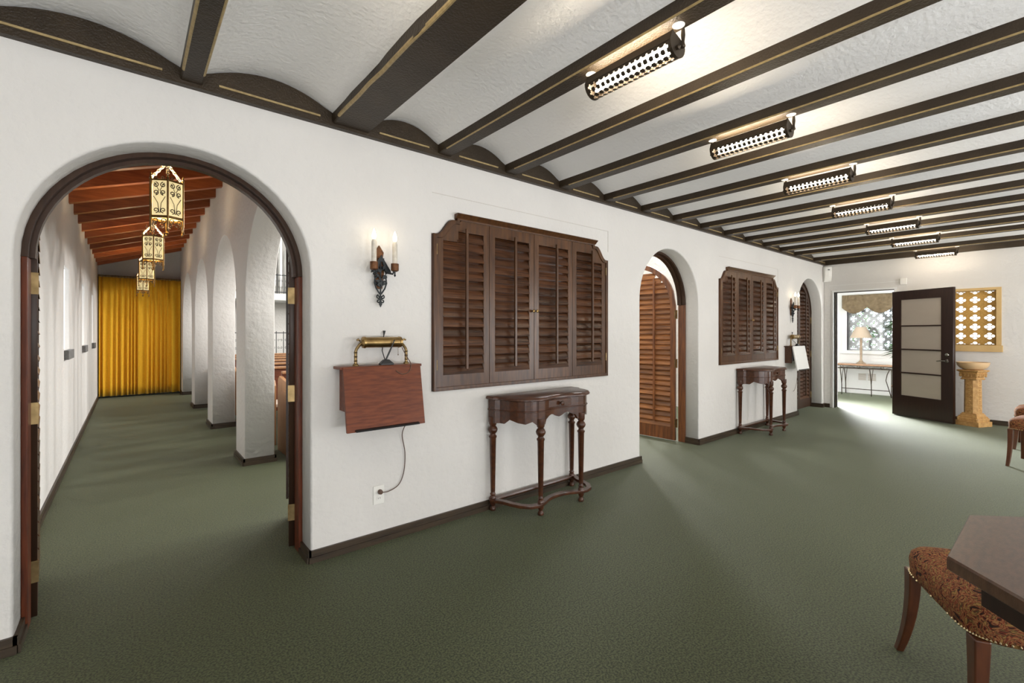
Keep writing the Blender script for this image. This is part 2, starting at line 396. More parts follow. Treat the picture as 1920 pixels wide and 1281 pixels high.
# sloping boarded roof on rafters
def zr(x): return 2.68+(x-CL)/(CR-CL)*.447
roof = struct(MB().prism([(CL-.1, zr(CL-.1)+.145), (CR+.1, zr(CR+.1)+.145), (CR+.1, zr(CR+.1)+.2), (CL-.1, zr(CL-.1)+.2)], 'y', WT-.02, CEND).build('ceiling_aisle', 'ceiling_boards'), 'sloping red-brown boarded aisle ceiling')
rp = [(CL, zr(CL)), (CR+.02, zr(CR+.02)), (CR+.02, zr(CR+.02)+.15), (CL, zr(CL)+.15)]
for k in range(17):
    y = 12.40-.572*k
    if y < 3.2: break
    MB().prism(rp, 'y', y-.04, y+.04).build('rafter', 'rafter_wood', roof)

# curtain across the end of the aisle
def curtain():
    t = thing('curtain', (.205, 12.5, 0), 'golden yellow pleated velvet curtain closing the end of the aisle', 'curtain')
    nx, nz = 240, 12; R = []
    rnd = [random.uniform(.7, 1.3) for _ in range(30)]
    bm = bmesh.new(); V = []
    for j in range(nz+1):
        v = j/nz; row = []
        for i in range(nx+1):
            u = i/nx; ph = u*17+.30*math.sin(u*17)+.2*math.sin(u*31)
            amp = .020+.026*(1-v)+.006*math.sin(ph*1.7)
            x = -.68+1.36*u+.010*math.sin(ph*2*PI+1.2)*(1-v)
            y = amp*math.cos(ph*2*PI)
            row.append(bm.verts.new((x, y, .035+2.435*v)))
        V.append(row)
    for j in range(nz):
        for i in range(nx): bm.faces.new((V[j][i], V[j][i+1], V[j+1][i+1], V[j+1][i]))
    me = bpy.data.meshes.new('cloth'); bm.to_mesh(me); bm.free()
    o = link(me, 'cloth', 'curtain_gold', t, True); s = o.modifiers.new('thick', 'SOLIDIFY'); s.thickness = .004
    MB().lathe([(.013, -.683), (.013, .683)], (0, 0, 2.492), 10, 'x').build('rod', 'old_brass', t, True)
    b = MB()
    for k in range(28):
        x = -.66+1.32*k/27
        b.tube([(x, .019*math.cos(a), 2.488+.022*math.sin(a)) for a in [2*PI*q/10 for q in range(10)]], .004, 5, True)
    tag(b.build('curtain_rings', 'old_brass', t, True), kind='stuff')
curtain()

# hanging lanterns
def lantern():
    t = thing('hanging_lantern', (.2, 3.9, 0), '', 'lantern')
    zt, zb, rr = 2.335, 2.095, .100
    hx = [(rr*math.cos(PI/6+k*PI/3), rr*math.sin(PI/6+k*PI/3)) for k in range(6)]
    b = MB()
    for x, y in hx:
        b.tube([(x, y, zb-.055), (x, y, zt+.02)], .006, 6)
        b.lathe([(.001, 0), (.008, .008), (.004, .016), (.006, .022), (.001, .034)], (x, y, zt+.018), 6)
    for z in (zt, zb, zb-.006): b.tube([(x, y, z) for x, y in hx], .006, 6, True)
    b.build('frame', 'lantern_metal', t)
    for k in range(6):
        (x0, y0), (x1, y1) = hx[k], hx[(k+1) % 6]
        m0 = Vector(((x0+x1)/2, (y0+y1)/2, 0)); nrm = m0.normalized(); tg = Vector((x1-x0, y1-y0, 0)).normalized()
        def P(u, z, d=.0): q = m0+tg*u+nrm*d; return (q.x, q.y, z)
        g = MB(); h = .044
        g.rings([[P(-h, zb+.004, -.006), P(h, zb+.004, -.006), P(h, zt-.004, -.006), P(-h, zt-.004, -.006)],
                 [P(-h, zb+.004, -.003), P(h, zb+.004, -.003), P(h, zt-.004, -.003), P(-h, zt-.004, -.003)]])
        gp = g.build('glass_panel', 'lantern_glass', t)
        s = MB()
        for sg in (-1, 1):
            for (cz, d) in ((zt-.035, 1), (zt-.085, -1), (zb+.038, -1)):
                s.tube([P(sg*(.022)+sg*p[0]*1.0, cz+p[1]*d) for p in spiral(0, 0, .018, .004, PI*.5, 1.2, 14)], .003, 4)
            s.tube([P(sg*.022, zt-.103), P(sg*.004, zt-.07), P(sg*.030, zt-.02)], .0022, 4)
            s.tube([P(sg*.035, zt-.11), P(sg*.010, zb+.085), P(sg*.003, zb+.02)], .0022, 4)
            s.tube([P(sg*.022+sg*p[0], zb-.030+p[1]) for p in spiral(0, 0, .020, .005, -PI*.5, 1.2, 14)], .003, 4)
            s.tube([P(sg*.02+sg*p[0], zt+.014+p[1]) for p in spiral(0, 0, .013, .004, -PI*.5, 1.1, 10)], .003, 4)
        s.build('scrollwork', 'bronze_iron', gp)
    for x, y in hx: MB().lathe([(.001, 0), (.008, .010), (.003, .022), (.004, .05)], (x, y, zb-.105), 6).build('drop', 'lantern_metal', t)
    MB().lathe([(.001, 0), (.012, .014), (.004, .03), (.003, .10)], (0, 0, zb-.11), 8).build('drop', 'lantern_metal', t)
    ch = MB()
    for k in range(3):
        a = PI/6+k*2*PI/3; x, y = rr*math.cos(a), rr*math.sin(a)
        p0, p1 = Vector((x, y, zt+.03)), Vector((0, 0, 2.475)); L = 9
        for q in range(L):
            c = p0.lerp(p1, (q+.5)/L); d = (p1-p0).normalized(); sd = d.cross(Vector((0, 0, 1))).normalized() if q % 2 else d.cross(d.cross(Vector((0, 0, 1)))).normalized()
            ch.tube([c+d*.013*math.cos(b)+sd*.009*math.sin(b) for b in [2*PI*z/8 for z in range(8)]], .003, 4, True)
    for q in range(17):
        c = Vector((0, 0, 2.485+q*.024)); sd = Vector((1, 0, 0)) if q % 2 else Vector((0, 1, 0))
        ch.tube([c+Vector((0, 0, 1))*.015*math.cos(b)+sd*.009*math.sin(b) for b in [2*PI*z/8 for z in range(8)]], .003, 4, True)
    ch.build('chain', 'chain_metal', t)
    MB().lathe([(.001, 0), (.018, .01), (.024, .035), (.016, .065), (.012, .09), (.012, .12)], (0, 0, 2.15), 10).build('lamp_bulb', 'bulb', t, True)
    l = bpy.data.lights.new('lantern_light', 'POINT'); l.energy = 12; l.color = (1, .82, .55); l.shadow_soft_size = .03
    lo = bpy.data.objects.new('lantern_light', l); C.objects.link(lo); lo.parent = t; lo.location = (0, 0, 2.30)
    return t
ln = lantern()
for i, s in enumerate(('nearest the arch, hanging lowest in the picture frame', 'second from the arch', 'third from the arch', 'farthest, in front of the yellow curtain')):
    o = ln if i == 0 else copy_tree(ln)
    o.location.y = 3.9+2.27*i
    o['label'] = ('amber glass hexagonal lantern on chains, ' if i < 1 else 'scrolled iron lantern on chains in the aisle, ')+s
    o['group'] = 'lanterns along the aisle'
ln['label'] = 'largest amber glass lantern on chains, nearest the arch'

# ------------------------------------------------------------------ nave beyond the arcade
struct(MB().box(7.6, 7.8, WT, CEND+1.4, 0, 4.6).build('wall_nave_right', 'plaster'))
struct(MB().box(CR, 9.0, 14.2, 14.4, 0, 4.8).build('wall_nave_end', 'plaster'), 'white end wall of the nave')
struct(MB().box(CR+.27, 7.8, WT-.02, 14.4, 4.6, 4.75).build('ceiling_nave', 'ceiling_plaster'))
struct(MB().box(RX0, 9.8, WT-.01, WT+.19, 2.62, 4.7).build('wall_nave_near', 'plaster'))
struct(MB().box(CR+.001, CR+.269, CEND+.2, 14.2, 0, 4.2).build('wall_chancel_side', 'plaster'))
bpy.data.objects.remove(bpy.data.objects['wall_aisle_end'])
struct(MB().box(CL-.28, CR+.27, CEND, CEND+.2, 0, 4.2).build('wall_aisle_end', 'plaster'), 'white wall above the yellow curtain')
def pew(y, i, near=False):
    t = thing('pew', (0, y, 0), '', 'pew', group='pews in the nave')
    x0, x1 = 1.30, 4.60
    MB().box(x0+.03, x1-.03, -.52, -.06, .40, .435).build('seat', 'pew_wood', t)
    MB().box(x0+.04, x1-.04, -.50, -.08, .435, .475).build('seat_cushion', 'pew_cushion', t, bevel=.01)
    MB().prism([(-.06, .40), (-.03, .40), (.02, .86), (-.01, .86)], 'x', x0+.03, x1-.03).build('backrest', 'pew_wood', t)
    MB().box(x0+.03, x1-.03, -.035, .045, .86, .89).build('top_rail', 'pew_end_wood', t, bevel=.008)
    for x in (x0, x1-.04):
        e = [(-.56, 0), (.06, 0), (.07, .72), (.05, .80), (-.0, .84), (-.10, .82), (-.40, .78), (-.52, .76), (-.56, .70)]
        en = MB().prism(e, 'x', x, x+.04).build('pew_end', 'pew_end_wood', t, bevel=.006)
        pa = [(-.45, .08), (-.05, .08), (-.05, .50)] + arc(-.25, .50, .20, 0, PI, 10) + [(-.45, .50)]
        MB().prism(pa, 'x', x-.008, x+.048).build('panel', 'pew_end_wood', en, bevel=.004)
    t['label'] = 'wooden pew in the nave, %s row from the rear' % ('last', 'second', 'third', 'fourth', 'fifth', 'sixth', 'seventh')[i]
    return t
for i in range(7): pew(5.66+.86*i, i)
# gallery with organ pipes at the far end of the nave
gal = tag(MB().box(1.4, 7.5, 13.2, 14.17, 2.18, 2.36).build('gallery_ledge', 'white_paint', bevel=.02), 'white gallery ledge at the far end of the nave', 'ledge')
def railing(x0, x1, y, z0, z1, label):
    t = thing('iron_railing', ((x0+x1)/2, y, z0), label, 'railing'); h = z1-z0; L = (x1-x0)/2
    MB().box(-L, L, -.012, .012, h-.02, h).build('top_rail', 'iron', t); MB().box(-L, L, -.012, .012, .03, .05).build('bottom_rail', 'iron', t)
    n = int((x1-x0)/.16); s = MB()
    for k in range(n+1):
        x = -L+2*L*k/n; MB().box(x-.007, x+.007, -.007, .007, 0, h+.03).build('bar', 'iron', t)
        if k < n:
            xc = x+L/n
            for sg in (-1, 1):
                s.tube([(xc+sg*.028+sg*p[0], 0, h*.68+p[1]) for p in spiral(0, 0, .030, .006, -PI/2, 1.2, 10)], .004, 4)
                s.tube([(xc+sg*.028+sg*p[0], 0, h*.34-p[1]) for p in spiral(0, 0, .030, .006, -PI/2, 1.2, 10)], .004, 4)
    tag(s.build('scrollwork', 'iron', t), kind='stuff')
railing(1.5, 5.0, 13.25, 2.36, 2.86, 'black scrolled iron railing on the white gallery ledge')
railing(1.5, 5.0, 12.6, .76, 1.34, 'black scrolled iron railing in front of the altar wall')
tag(MB().box(1.45, 5.05, 12.45, 12.8, 0, .76).build('chancel_parapet', 'white_paint'), 'low white parapet carrying the altar railing', 'parapet')
orgt = thing('organ_pipes', (2.9, 13.8, 2.36), 'silver organ pipes standing on the far gallery', 'organ')
for k in range(13):
    x = -.9+.15*k; h = 1.2+.75*abs(math.cos(k*.52))
    MB().lathe([(.014, 0), (.055, .28), (.055, h), (.050, h), (.050, h-.01), (.001, h-.02)], (x, 0, 0), 12).build('pipe', 'silver_pipe', orgt, True)

# ------------------------------------------------------------------ arched door frames and louvred door leaves
def arch_frame(i, cx, m='red_frame_wood', m2='dark_frame_wood'):
    fr = thing('door_frame', (cx, 0, 0), 'arched %s door frame lining the %s archway' % (('red-brown wooden', 'nearest'), ('brown wooden', 'middle'), ('dark wooden', 'farthest'))[i], 'door frame')
    a, b = AR, AR-.022
    for sg in (-1, 1):
        MB().box(min(sg*a, sg*b), max(sg*a, sg*b), 2.94, 3.03, 0.0, ASP).build('jamb', m, fr, bevel=.004)
    for (ra, rb, y0, y1, nm) in ((a, b, 2.94, 3.03, 'arch_head'), (b+.002, b-.018, 2.985, 3.03, 'door_stop')):
        R = []
        for k in range(33):
            t = PI*k/32; cs, sn = math.cos(t), math.sin(t)
            R.append([(ra*cs, y0, ASP+ra*sn), (rb*cs, y0, ASP+rb*sn), (rb*cs, y1, ASP+rb*sn), (ra*cs, y1, ASP+ra*sn)])
        MB().rings(R).build(nm, m2, fr, True)
    return fr
def louver_mesh(wd, dp=.084, th=.008):
    b = MB(); pr = []
    n = 6
    for k in range(n+1): t = k/n; pr.append((dp*(t-.5), th*.5*math.sin(PI*t)+.0012))
    for k in range(n, -1, -1): t = k/n; pr.append((dp*(t-.5), -th*.5*math.sin(PI*t)-.0012))
    b.prism(pr, 'x', -wd/2, wd/2)
    bmesh.ops.recalc_face_normals(b.bm, faces=b.bm.faces)
    me = bpy.data.meshes.new('louver'); b.bm.to_mesh(me); b.bm.free(); return me
def leaf(root, wd, tilt, wood='door_wood', fwood='door_frame_wood', knob=True, side=-1):
    """half of an arched louvred door: hinge edge at local x=0, meeting edge at x=wd, faces +-y; arch rises towards x=wd"""
    R0 = AR-.034; st = .062; th = .036
    def top(x, inset=0.0):                            # arch height at distance x from the hinge edge
        r = R0-inset; d = R0-x
        return ASP+math.sqrt(max(r*r-d*d, 0))
    o = [(0, .012), (wd, .012)] + [(wd*(1-k/18), top(wd*(1-k/18))) for k in range(19)]
    xi0, xi1 = st, wd-st*.8
    inn = [(xi0, .17), (xi1, .17)] + [(xi1-(xi1-xi0)*k/14, max(top(xi1-(xi1-xi0)*k/14, st), ASP-.02)) for k in range(15)]
    link(sheet_mesh(o, [inn], -th/2, th/2, 'xz', .002), 'leaf_frame', fwood, root)
    z = .205; cache = {}
    while z < top(xi1, st)-.004:
        x0 = xi0
        if z+.03 > ASP:                               # shorten louvers inside the curve
            d = math.sqrt(max((R0-st)**2-(z+.035-ASP)**2, 0)); x0 = max(xi0-.01, R0-d-.03)
        w_ = round(xi1-x0, 3)
        if w_ > .05:
            if w_ not in cache: cache[w_] = louver_mesh(w_)
            lo = link(cache[w_], 'louver', wood, root); lo.location = (xi1-w_/2, 0, z); lo.rotation_euler = (tilt, 0, 0)
        z += .0635
    for sg in (side,):
        MB().box(wd/2-.012, wd/2+.012, sg*.036-.007, sg*.036+.007, .22, top(wd/2, st)-.06).build('tilt_rod', fwood, root)
    for z in (.22, .95, 1.55):
        h = MB(); h.box(-.006, .004, -.022, .022, z-.05, z+.05); h.lathe([(.007, -.055), (.007, .055)], (-.006, -.024, z), 8); h.build('hinge', 'old_brass', root)
    if knob: MB().lathe([(.006, 0), (.006, .012), (.016, .022), (.018, .032), (.001, .042)], (wd-.03, th/2, 1.02), 10, 'y').build('knob', 'old_brass', root, True)
    return root
for i, cx in enumerate(ARCH):
    arch_frame(i, cx, *(('red_frame_wood', 'dark_frame_wood'), ('door_frame_wood', 'dark_frame_wood'), ('dark_frame_wood', 'dark_frame_wood'))[i])
LW = AR-.038
# first arch: both leaves swung back into the aisle
def door(n, x, y, ang, flip, tilt, label, wood='door_wood', fw='door_frame_wood', side=-1):
    o = thing('door_%d' % n, (x, y, 0), label, 'door', kind='structure')
    o.rotation_euler = (0, 0, ang)
    leaf(o, LW, tilt, wood=wood, fwood=fw, knob=n > 2, side=side)
    if flip: o.scale = (1, -1, 1)
    return o
door(1, -.342, 3.045, math.radians(95.5), True, math.radians(-58), 'dark louvred arched door leaf folded back at the left of the first arch', 'shutter_wood', 'dark_frame_wood')
door(2, .772, 3.045, math.radians(74), False, math.radians(-58), 'dark louvred arched door leaf seen edge-on at the right of the first arch', 'shutter_wood', 'dark_frame_wood', 1)
door(3, 5.135, 3.05, math.radians(93), False, math.radians(-60), 'warm brown louvred arched door leaf standing open in the middle arch', side=1)
door(4, 9.447, 2.965, math.radians(180), True, math.radians(60), 'grey-brown louvred arched door leaf closed in the farthest arch', 'shutter_wood', 'dark_frame_wood')
door(5, 8.353, 2.965, 0, False, math.radians(60), 'second leaf of the farthest arched door, mostly hidden by the wall', 'shutter_wood', 'dark_frame_wood')

# ------------------------------------------------------------------ interior shutters
def shutters(x0, x1, idx, tilt):
    t = thing('window_shutters', ((x0+x1)/2, WY, 0), ('dark brown louvred shutters, four closed panels, above the near console table', 'sunlit louvred shutters with open slats, above the far console table')[idx], 'shutters')
    W = (x1-x0)/2
    oo = [(x-(x0+x1)/2, z) for x, z in shutter_outline(x0, x1)]; ii = [(x-(x0+x1)/2, z) for x, z in shutter_outline(x0, x1, .026)]
    link(sheet_mesh(oo, [ii], -.022, .05, 'xz', .004), 'frame', 'shutter_frame_wood', t)
    MB().prism([(-.050, SZ1+.012), (-.022, SZ1-.014), (.0, SZ1-.02), (.0, SZ1+.016), (-.046, SZ1+.018)], 'x', -W+.18, W-.18).build('cornice', 'shutter_frame_wood', t)
    pw = (2*W-.056)/4
    lm = louver_mesh(pw-.104, .088, .009); lshort = louver_mesh((pw-.104)*.67, .088, .009)
    for k in range(4):
        cx = -W+.028+pw*(k+.5)
        p0, p1 = cx-pw/2+.0015, cx+pw/2-.0015
        # panel board: clipped to the shaped head of the frame
        po = [(p0, SZ0+.02), (p1, SZ0+.02)]
        for q in range(25):
            x = p1-(p1-p0)*q/24; d = min(x+W, W-x)
            if d < .19+.03: tt = max(0, min(1, (d-.028)/.19)); z = SZS-.012+(SZ1-.03-SZS)*og(tt)
            else: z = SZ1-.018
            po.append((x, z))
        a, b = p0+.052, p1-.052; zt = 2.045; zl = 1.968; zb = 1.035
        if k == 0: hole = [(a, zb), (b, zb), (b, zt), (a+(b-a)*.36, zt), (a+(b-a)*.36, zl), (a, zl)]
        elif k == 3: hole = [(a, zb), (b, zb), (b, zl), (b-(b-a)*.36, zl), (b-(b-a)*.36, zt), (a, zt)]
        else: hole = [(a, zb), (b, zb), (b, zt), (a, zt)]
        pa = link(sheet_mesh(po, [hole], -.012, .018, 'xz', .0015), 'shutter_panel', 'shutter_frame_wood', t)
        n = 15; pitch = (zt-zb)/n
        for q in range(n):
            z = zb+pitch*(q+.5)
            sh = q == n-1 and k in (0, 3)
            lo = link(lshort if sh else lm, 'louver', 'shutter_wood', pa)
            lo.location = (cx+((.165 if k == 0 else -.165)*(pw-.104) if sh else 0), .003, z); lo.rotation_euler = (tilt, 0, 0)
        MB().box(cx-.010, cx+.010, -.056, -.040, zb+.03, zt+.02).build('tilt_rod', 'shutter_frame_wood', pa, bevel=.003)
        if k in (1, 2):
            xk = p1-.018 if k == 1 else p0+.018
            MB().lathe([(.005, -.012), (.005, -.020), (.013, -.028), (.013, -.036), (.001, -.042)], (xk, 0, 1.50), 10, 'y').build('knob', 'brass', pa, True)
        if k in (0, 3):
            for z in (1.10, 1.90): MB().lathe([(.006, -.035), (.006, .035)], (p0-.002 if k == 0 else p1+.002, -.016, z), 8).build('hinge', 'old_brass', pa)
    return t
shutters(*SH[0], 0, math.radians(66)); shutters(*SH[1], 1, math.radians(60))
# thin plaster joint lines around the old opening above the shutters
for i, (x0, x1) in enumerate(SH):
    b = MB(); b.box(x0-.0, x1+.02, WY-.003, WY+.002, 2.285, 2.289); b.box(x1+.02, x1+.024, WY-.003, WY+.002, 2.09, 2.289)
    struct(b.build('trim_%d' % (3+i), 'groove'), 'hairline joint in the plaster above the %s shutters' % ('near', 'far')[i])

# ------------------------------------------------------------------ console tables
def console(X, label):
    t = thing('console_table', (X, WY-.018, 0), label, 'table', group='console tables along the arched wall')
    half = [(0, .318), (.03, .3185), (.06, .320), (.09, .324), (.12, .330), (.145, .338), (.165, .345), (.185, .352), (.25, .352), (.262, .340), (.30, .332), (.345, .305), (.385, .262), (.415, .20), (.428, .15), (.435, .105), (.455, .09), (.468, .085), (.468, 0)]
    ol = [(-x, -y) for x, y in half[::-1]] + [(x, -y) for x, y in half[1:]]
    def inset(d): return [(x*(1-d/.47), y*(1-d/.36) if y < -.01 else y) for x, y in ol]
    R = [[(x, y, z) for x, y in inset(d)] for d, z in ((.012, .828), (.0, .834), (.0, .845), (.006, .853), (.012, .855))]
    MB().rings(R).build('tabletop', 'table_wood', t, True)
    # apron following the plan with a scalloped lower edge
    ap = inset(.022); n = len(ap); b = MB()
    Rr = []
    for i, (x, y) in enumerate(ap):
        ax = abs(x)
        if ax > .405: zb = .658
        elif ax > .262: zb = .700-.036*math.sin((ax-.262)/.143*PI)
        elif ax > .17: zb = .655
        else: zb = .702-.014*math.cos(ax/.17*2*PI)
        Rr.append((x, y, zb))
    fine = []
    for i in range(n-1):
        for k in range(6):
            u = k/6; p, q = Rr[i], Rr[i+1]; fine.append(tuple(p[j]+(q[j]-p[j])*u for j in range(3)))
    fine.append(Rr[-1])
    loops = [[(x, y, zb), (x, y, .830), (x*.965, y*.95, .830), (x*.965, y*.95, zb)] for x, y, zb in fine]
    b.rings(loops); b.build('apron', 'table_wood', t, True)
    MB().tube([(x*1.004, y*1.006, .752) for x, y, zb in fine], .0055, 6).build('bead_moulding', 'table_wood', t, True)
    dr = MB(); dr.prism([(-.155, .765), (.155, .765), (.155, .822), (-.155, .822)], 'y', -.312, -.300); d = dr.build('drawer_front', 'table_wood', t, bevel=.004)
    MB().lathe([(.006, 0), (.007, -.012), (.017, -.020), (.018, -.028), (.001, -.036)], (0, -.312, .793), 12, 'y').build('knob', 'table_wood', d, True)
    prof = [(.010, 0), (.021, .004), (.024, .016), (.017, .030), (.013, .036), (.019, .046), (.023, .055), (.023, .105), (.017, .114), (.022, .124), (.016, .136),
            (.0175, .150), (.025, .540), (.030, .546), (.030, .556), (.022, .562), (.020, .572), (.034, .592), (.037, .606), (.030, .622), (.021, .632), (.028, .644), (.030, .655), (.030, .70)]
    for x, y in ((-.428, -.030), (.428, -.030), (-.217, -.325), (.217, -.325)):
        MB().lathe(prof, (x, y, 0), 14).build('leg', 'table_wood', t, True)
    # serpentine stretcher frame near the floor
    hs = [(0, .268), (.06, .272), (.12, .290), (.17, .315), (.217, .335), (.26, .340), (.31, .325), (.36, .27), (.385, .20), (.40, .13), (.428, .075), (.445, .04), (.428, .015)]
    path = [(-x, -y) for x, y in hs[::-1]] + [(x, -y) for x, y in hs[1:]]
    def strip(pth):
        L = []
        for i, (x, y) in enumerate(pth):
            a = Vector(pth[max(i-1, 0)]); c = Vector(pth[min(i+1, len(pth)-1)]); tg = (c-a).normalized(); nr = Vector((-tg.y, tg.x))*.019
            L.append([(x+nr.x, y+nr.y, .072), (x-nr.x, y-nr.y, .072), (x-nr.x*1.15, y-nr.y*1.15, .083), (x-nr.x, y-nr.y, .094), (x+nr.x, y+nr.y, .094), (x+nr.x*1.15, y+nr.y*1.15, .083)])
        return L
    MB().rings(strip(path)).build('stretcher', 'table_wood', t, True)
    MB().rings(strip([(-.43, -.03), (0, -.03), (.43, -.03)])).build('back_stretcher', 'table_wood', t)
    return t
c1 = console(2.515, 'dark mahogany console table with turned legs below the near shutters')
c2 = copy_tree(c1); c2.location.x = 6.59; c2['label'] = 'dark mahogany console table with turned legs below the far shutters'

# ------------------------------------------------------------------ wall sconces
def sconce(X):
    t = thing('wall_sconce', (X, WY, 0), '', 'sconce', group='candle sconces on the arched wall')
    b = MB()
    b.prism([(-.02, 1.60), (.02, 1.60), (.032, 1.70), (.024, 1.80), (.03, 1.83), (0, 1.875), (-.03, 1.83), (-.024, 1.80), (-.032, 1.70)], 'y', -.014, 0)
    b.build('backplate', 'copper', t, bevel=.003)
    s = MB()
    for sg in (-1, 1):
        s.tube([(sg*.012, -.02, 1.735), (sg*.03, -.05, 1.70), (sg*.055, -.085, 1.69), (sg*.068, -.09, 1.715)], .006, 6)
        s.tube([(sg*.004, -.03, 1.565), (sg*.028, -.03, 1.60), (sg*.040, -.03, 1.635), (sg*.036, -.03, 1.665), (sg*.014, -.03, 1.68)], .005, 6)
        for cx, cz, r, a, dz in ((.026, 1.635, .016, 0, 1), (.030, 1.672, .015, PI, -1), (.014, 1.548, .013, PI*.5, -1), (.014, 1.522, .014, PI*.5, 1), (.052, 1.715, .012, 0, 1), (.024, 1.76, .012, PI, 1)):
            s.tube([(sg*p[0], -.03, p[1]) for p in spiral(cx, cz, r, .004, a, 1.1*dz, 12)], .004, 5)
        s.prism([(sg*.004, 1.775), (sg*.012, 1.79), (sg*.062, 1.712), (sg*.066, 1.694), (sg*.05, 1.70), (sg*.03, 1.69), (sg*.022, 1.72)], 'y', -.045, -.036)
        s.lathe([(.001, 0), (.008, .010), (.004, .018), (.006, .03)], (sg*.068, -.09, 1.672), 6)
    s.tube([(0, -.03, 1.50), (0, -.03, 1.78)], .005, 6)
    s.prism([(0, 1.483), (.010, 1.503), (0, 1.522), (-.010, 1.503)], 'y', -.034, -.026)
    s.prism([(0, 1.81), (.009, 1.79), (.020, 1.788), (.012, 1.776), (0, 1.765), (-.012, 1.776), (-.020, 1.788), (-.009, 1.79)], 'y', -.046, -.036)
    random.seed(3)
    for k in range(22):                               # hammered leaves in the middle of the bracket
        x, z, a = random.uniform(-.035, .025), random.uniform(1.62, 1.735), random.uniform(0, 6.28)
        l = .02; w_ = .009; d = random.uniform(-.055, -.02); ca, sa = math.cos(a), math.sin(a)
        s.rings([[(x+ca*p-sa*q, d+e, z+sa*p+ca*q) for p, q in ((-l, 0), (0, -w_), (l, 0), (0, w_))] for e in (-.0015, .0015)])
    s.build('scrollwork', 'iron', t)
    for sg in (-1, 1):
        c = (sg*.068, -.09, 0)
        MB().lathe([(.012, 1.705), (.024, 1.712), (.024, 1.755), (.020, 1.755), (.019, 1.72)], c, 12).build('candle_cup', 'copper', t, True)
        MB().lathe([(.015, 1.72), (.0155, 1.875), (.011, 1.890), (.006, 1.893)], c, 12).build('candle', 'candle', t, True)
        MB().lathe([(.006, 1.891), (.0125, 1.905), (.013, 1.918), (.008, 1.938), (.001, 1.957)], c, 10).build('bulb', 'bulb', t, True)
    l = bpy.data.lights.new('sconce_light', 'POINT'); l.energy = 0.2; l.color = (1, .80, .55); l.shadow_soft_size = .05
    lo = bpy.data.objects.new('sconce_light', l); C.objects.link(lo); lo.parent = t; lo.location = (0, -.13, 1.94)
    return t
s1 = sconce(1.215); s1['label'] = 'black iron wall sconce with two lit candle bulbs above the wall desk'
s2 = copy_tree(s1); s2.location.x = 8.03; s2['label'] = 'far iron candle sconce beside the last archway'

# ------------------------------------------------------------------ wall desks with reading lamps
def wall_desk(X, label, wood='desk_wood', front=None):
    t = thing('wall_desk', (X, WY, 0), label, 'desk', group='wall desks')
    b = MB(); b.box(-.262, .262, -.115, 0, 1.108, 1.124); b.build('shelf', wood, t, bevel=.003)
    for x in (-.225, .205): MB().box(x, x+.02, -.095, 0, .86, 1.108).build('side_panel', wood, t)
    MB().box(-.205, .205, -.02, 0, .88, 1.108).build('back_panel', wood, t)
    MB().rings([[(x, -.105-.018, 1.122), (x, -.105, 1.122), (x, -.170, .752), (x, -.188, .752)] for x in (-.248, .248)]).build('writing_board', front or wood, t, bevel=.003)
    MB().rings([[(x, -.186, .768), (x, -.184, .757), (x, -.204, .754), (x, -.206, .764)] for x in (-.20, .20)]).build('ledge_strip', 'black_plastic', t)
    return t
def desk_lamp(X):
    t = thing('reading_lamp', (X, WY-.06, 1.124), '', 'lamp', group='brass lamps on the wall desks')
    for sg in (-1, 1):
        pth = [(sg*.165, 0, .012), (sg*.165, 0, .085), (sg*.160, 0, .10), (sg*.145, 0, .120), (sg*.130, 0, .135), (sg*.120, 0, .140)]
        p = MB(); p.tube(pth, .0095, 8); p.lathe([(.018, 0), (.018, .006), (.011, .014)], (sg*.165, 0, 0), 10)
        for z in (.03, .055, .08): p.lathe([(.0095, -.004), (.012, 0), (.0095, .004)], (sg*.165, 0, z), 8)
        p.build('post', 'old_brass', t, True)
        k = MB(); k.tube([(sg*.138, 0, .148), (sg*.150, -.004, .158), (sg*.160, -.004, .153)], [.005, .007, .006], 6); k.build('thumbscrew', 'old_brass', t, True)
    MB().lathe([(.001, -.132), (.020, -.130), (.034, -.124), (.036, -.11), (.032, -.108), (.032, -.10), (.033, .10), (.033, .108), (.036, .11), (.034, .124), (.020, .130), (.001, .132)], (0, -.005, .140), 20, 'x').build('lamp_hood', 'brass', t, True)
    c = MB(); c.tube([(.10, -.02, .108), (.10, -.02, .066)], .0012, 4); c.lathe([(.001, 0), (.004, .004), (.001, .010)], (.10, -.02, .056), 6); c.build('pull_chain', 'old_brass', t)
    return t
def pen_set(X):
    t = thing('pen_stand', (X, WY-.093, 1.124), '', 'pen stand', group='pen stands on the wall desks')
    MB().rings([[(-.042, -.02, 0), (.042, -.02, 0), (.042, .02, 0), (-.042, .02, 0)], [(-.042, -.02, .010), (.042, -.02, .010), (.042, .02, .010), (-.042, .02, .010)],
                [(-.018, -.012, .034), (.014, -.012, .034), (.014, .012, .034), (-.018, .012, .034)]]).build('base', 'black_plastic', t, bevel=.002)
    MB().tube([(-.004, 0, .03), (.018, -.01, .085), (.045, -.02, .155)], [.005, .0055, .0035], 8).build('pen', 'black_plastic', t, True)
    MB().tube([(-.004, .010, .03), (.004, .07, .085), (.018, .078, .178), (.020, .078, .192), (.022, .078, .212)], [.003, .003, .003, .005, .009], 8).build('second_pen', 'black_plastic', t, True)
    return t
wall_desk(1.195, 'reddish wooden sloped writing desk fixed to the wall under the near sconce')
d2 = wall_desk(8.02, 'far wall desk with glare painted pale on its front beside the last archway', 'shutter_wood', 'painted_glare')
l1 = desk_lamp(1.21); l1['label'] = 'brass tubular reading lamp on the near wall desk'
l2 = copy_tree(l1); l2.location.x = 8.03; l2['label'] = 'brass tubular reading lamp on the far wall desk'
p1 = pen_set(1.225); p1['label'] = 'black pen stand with one pen on the near wall desk'
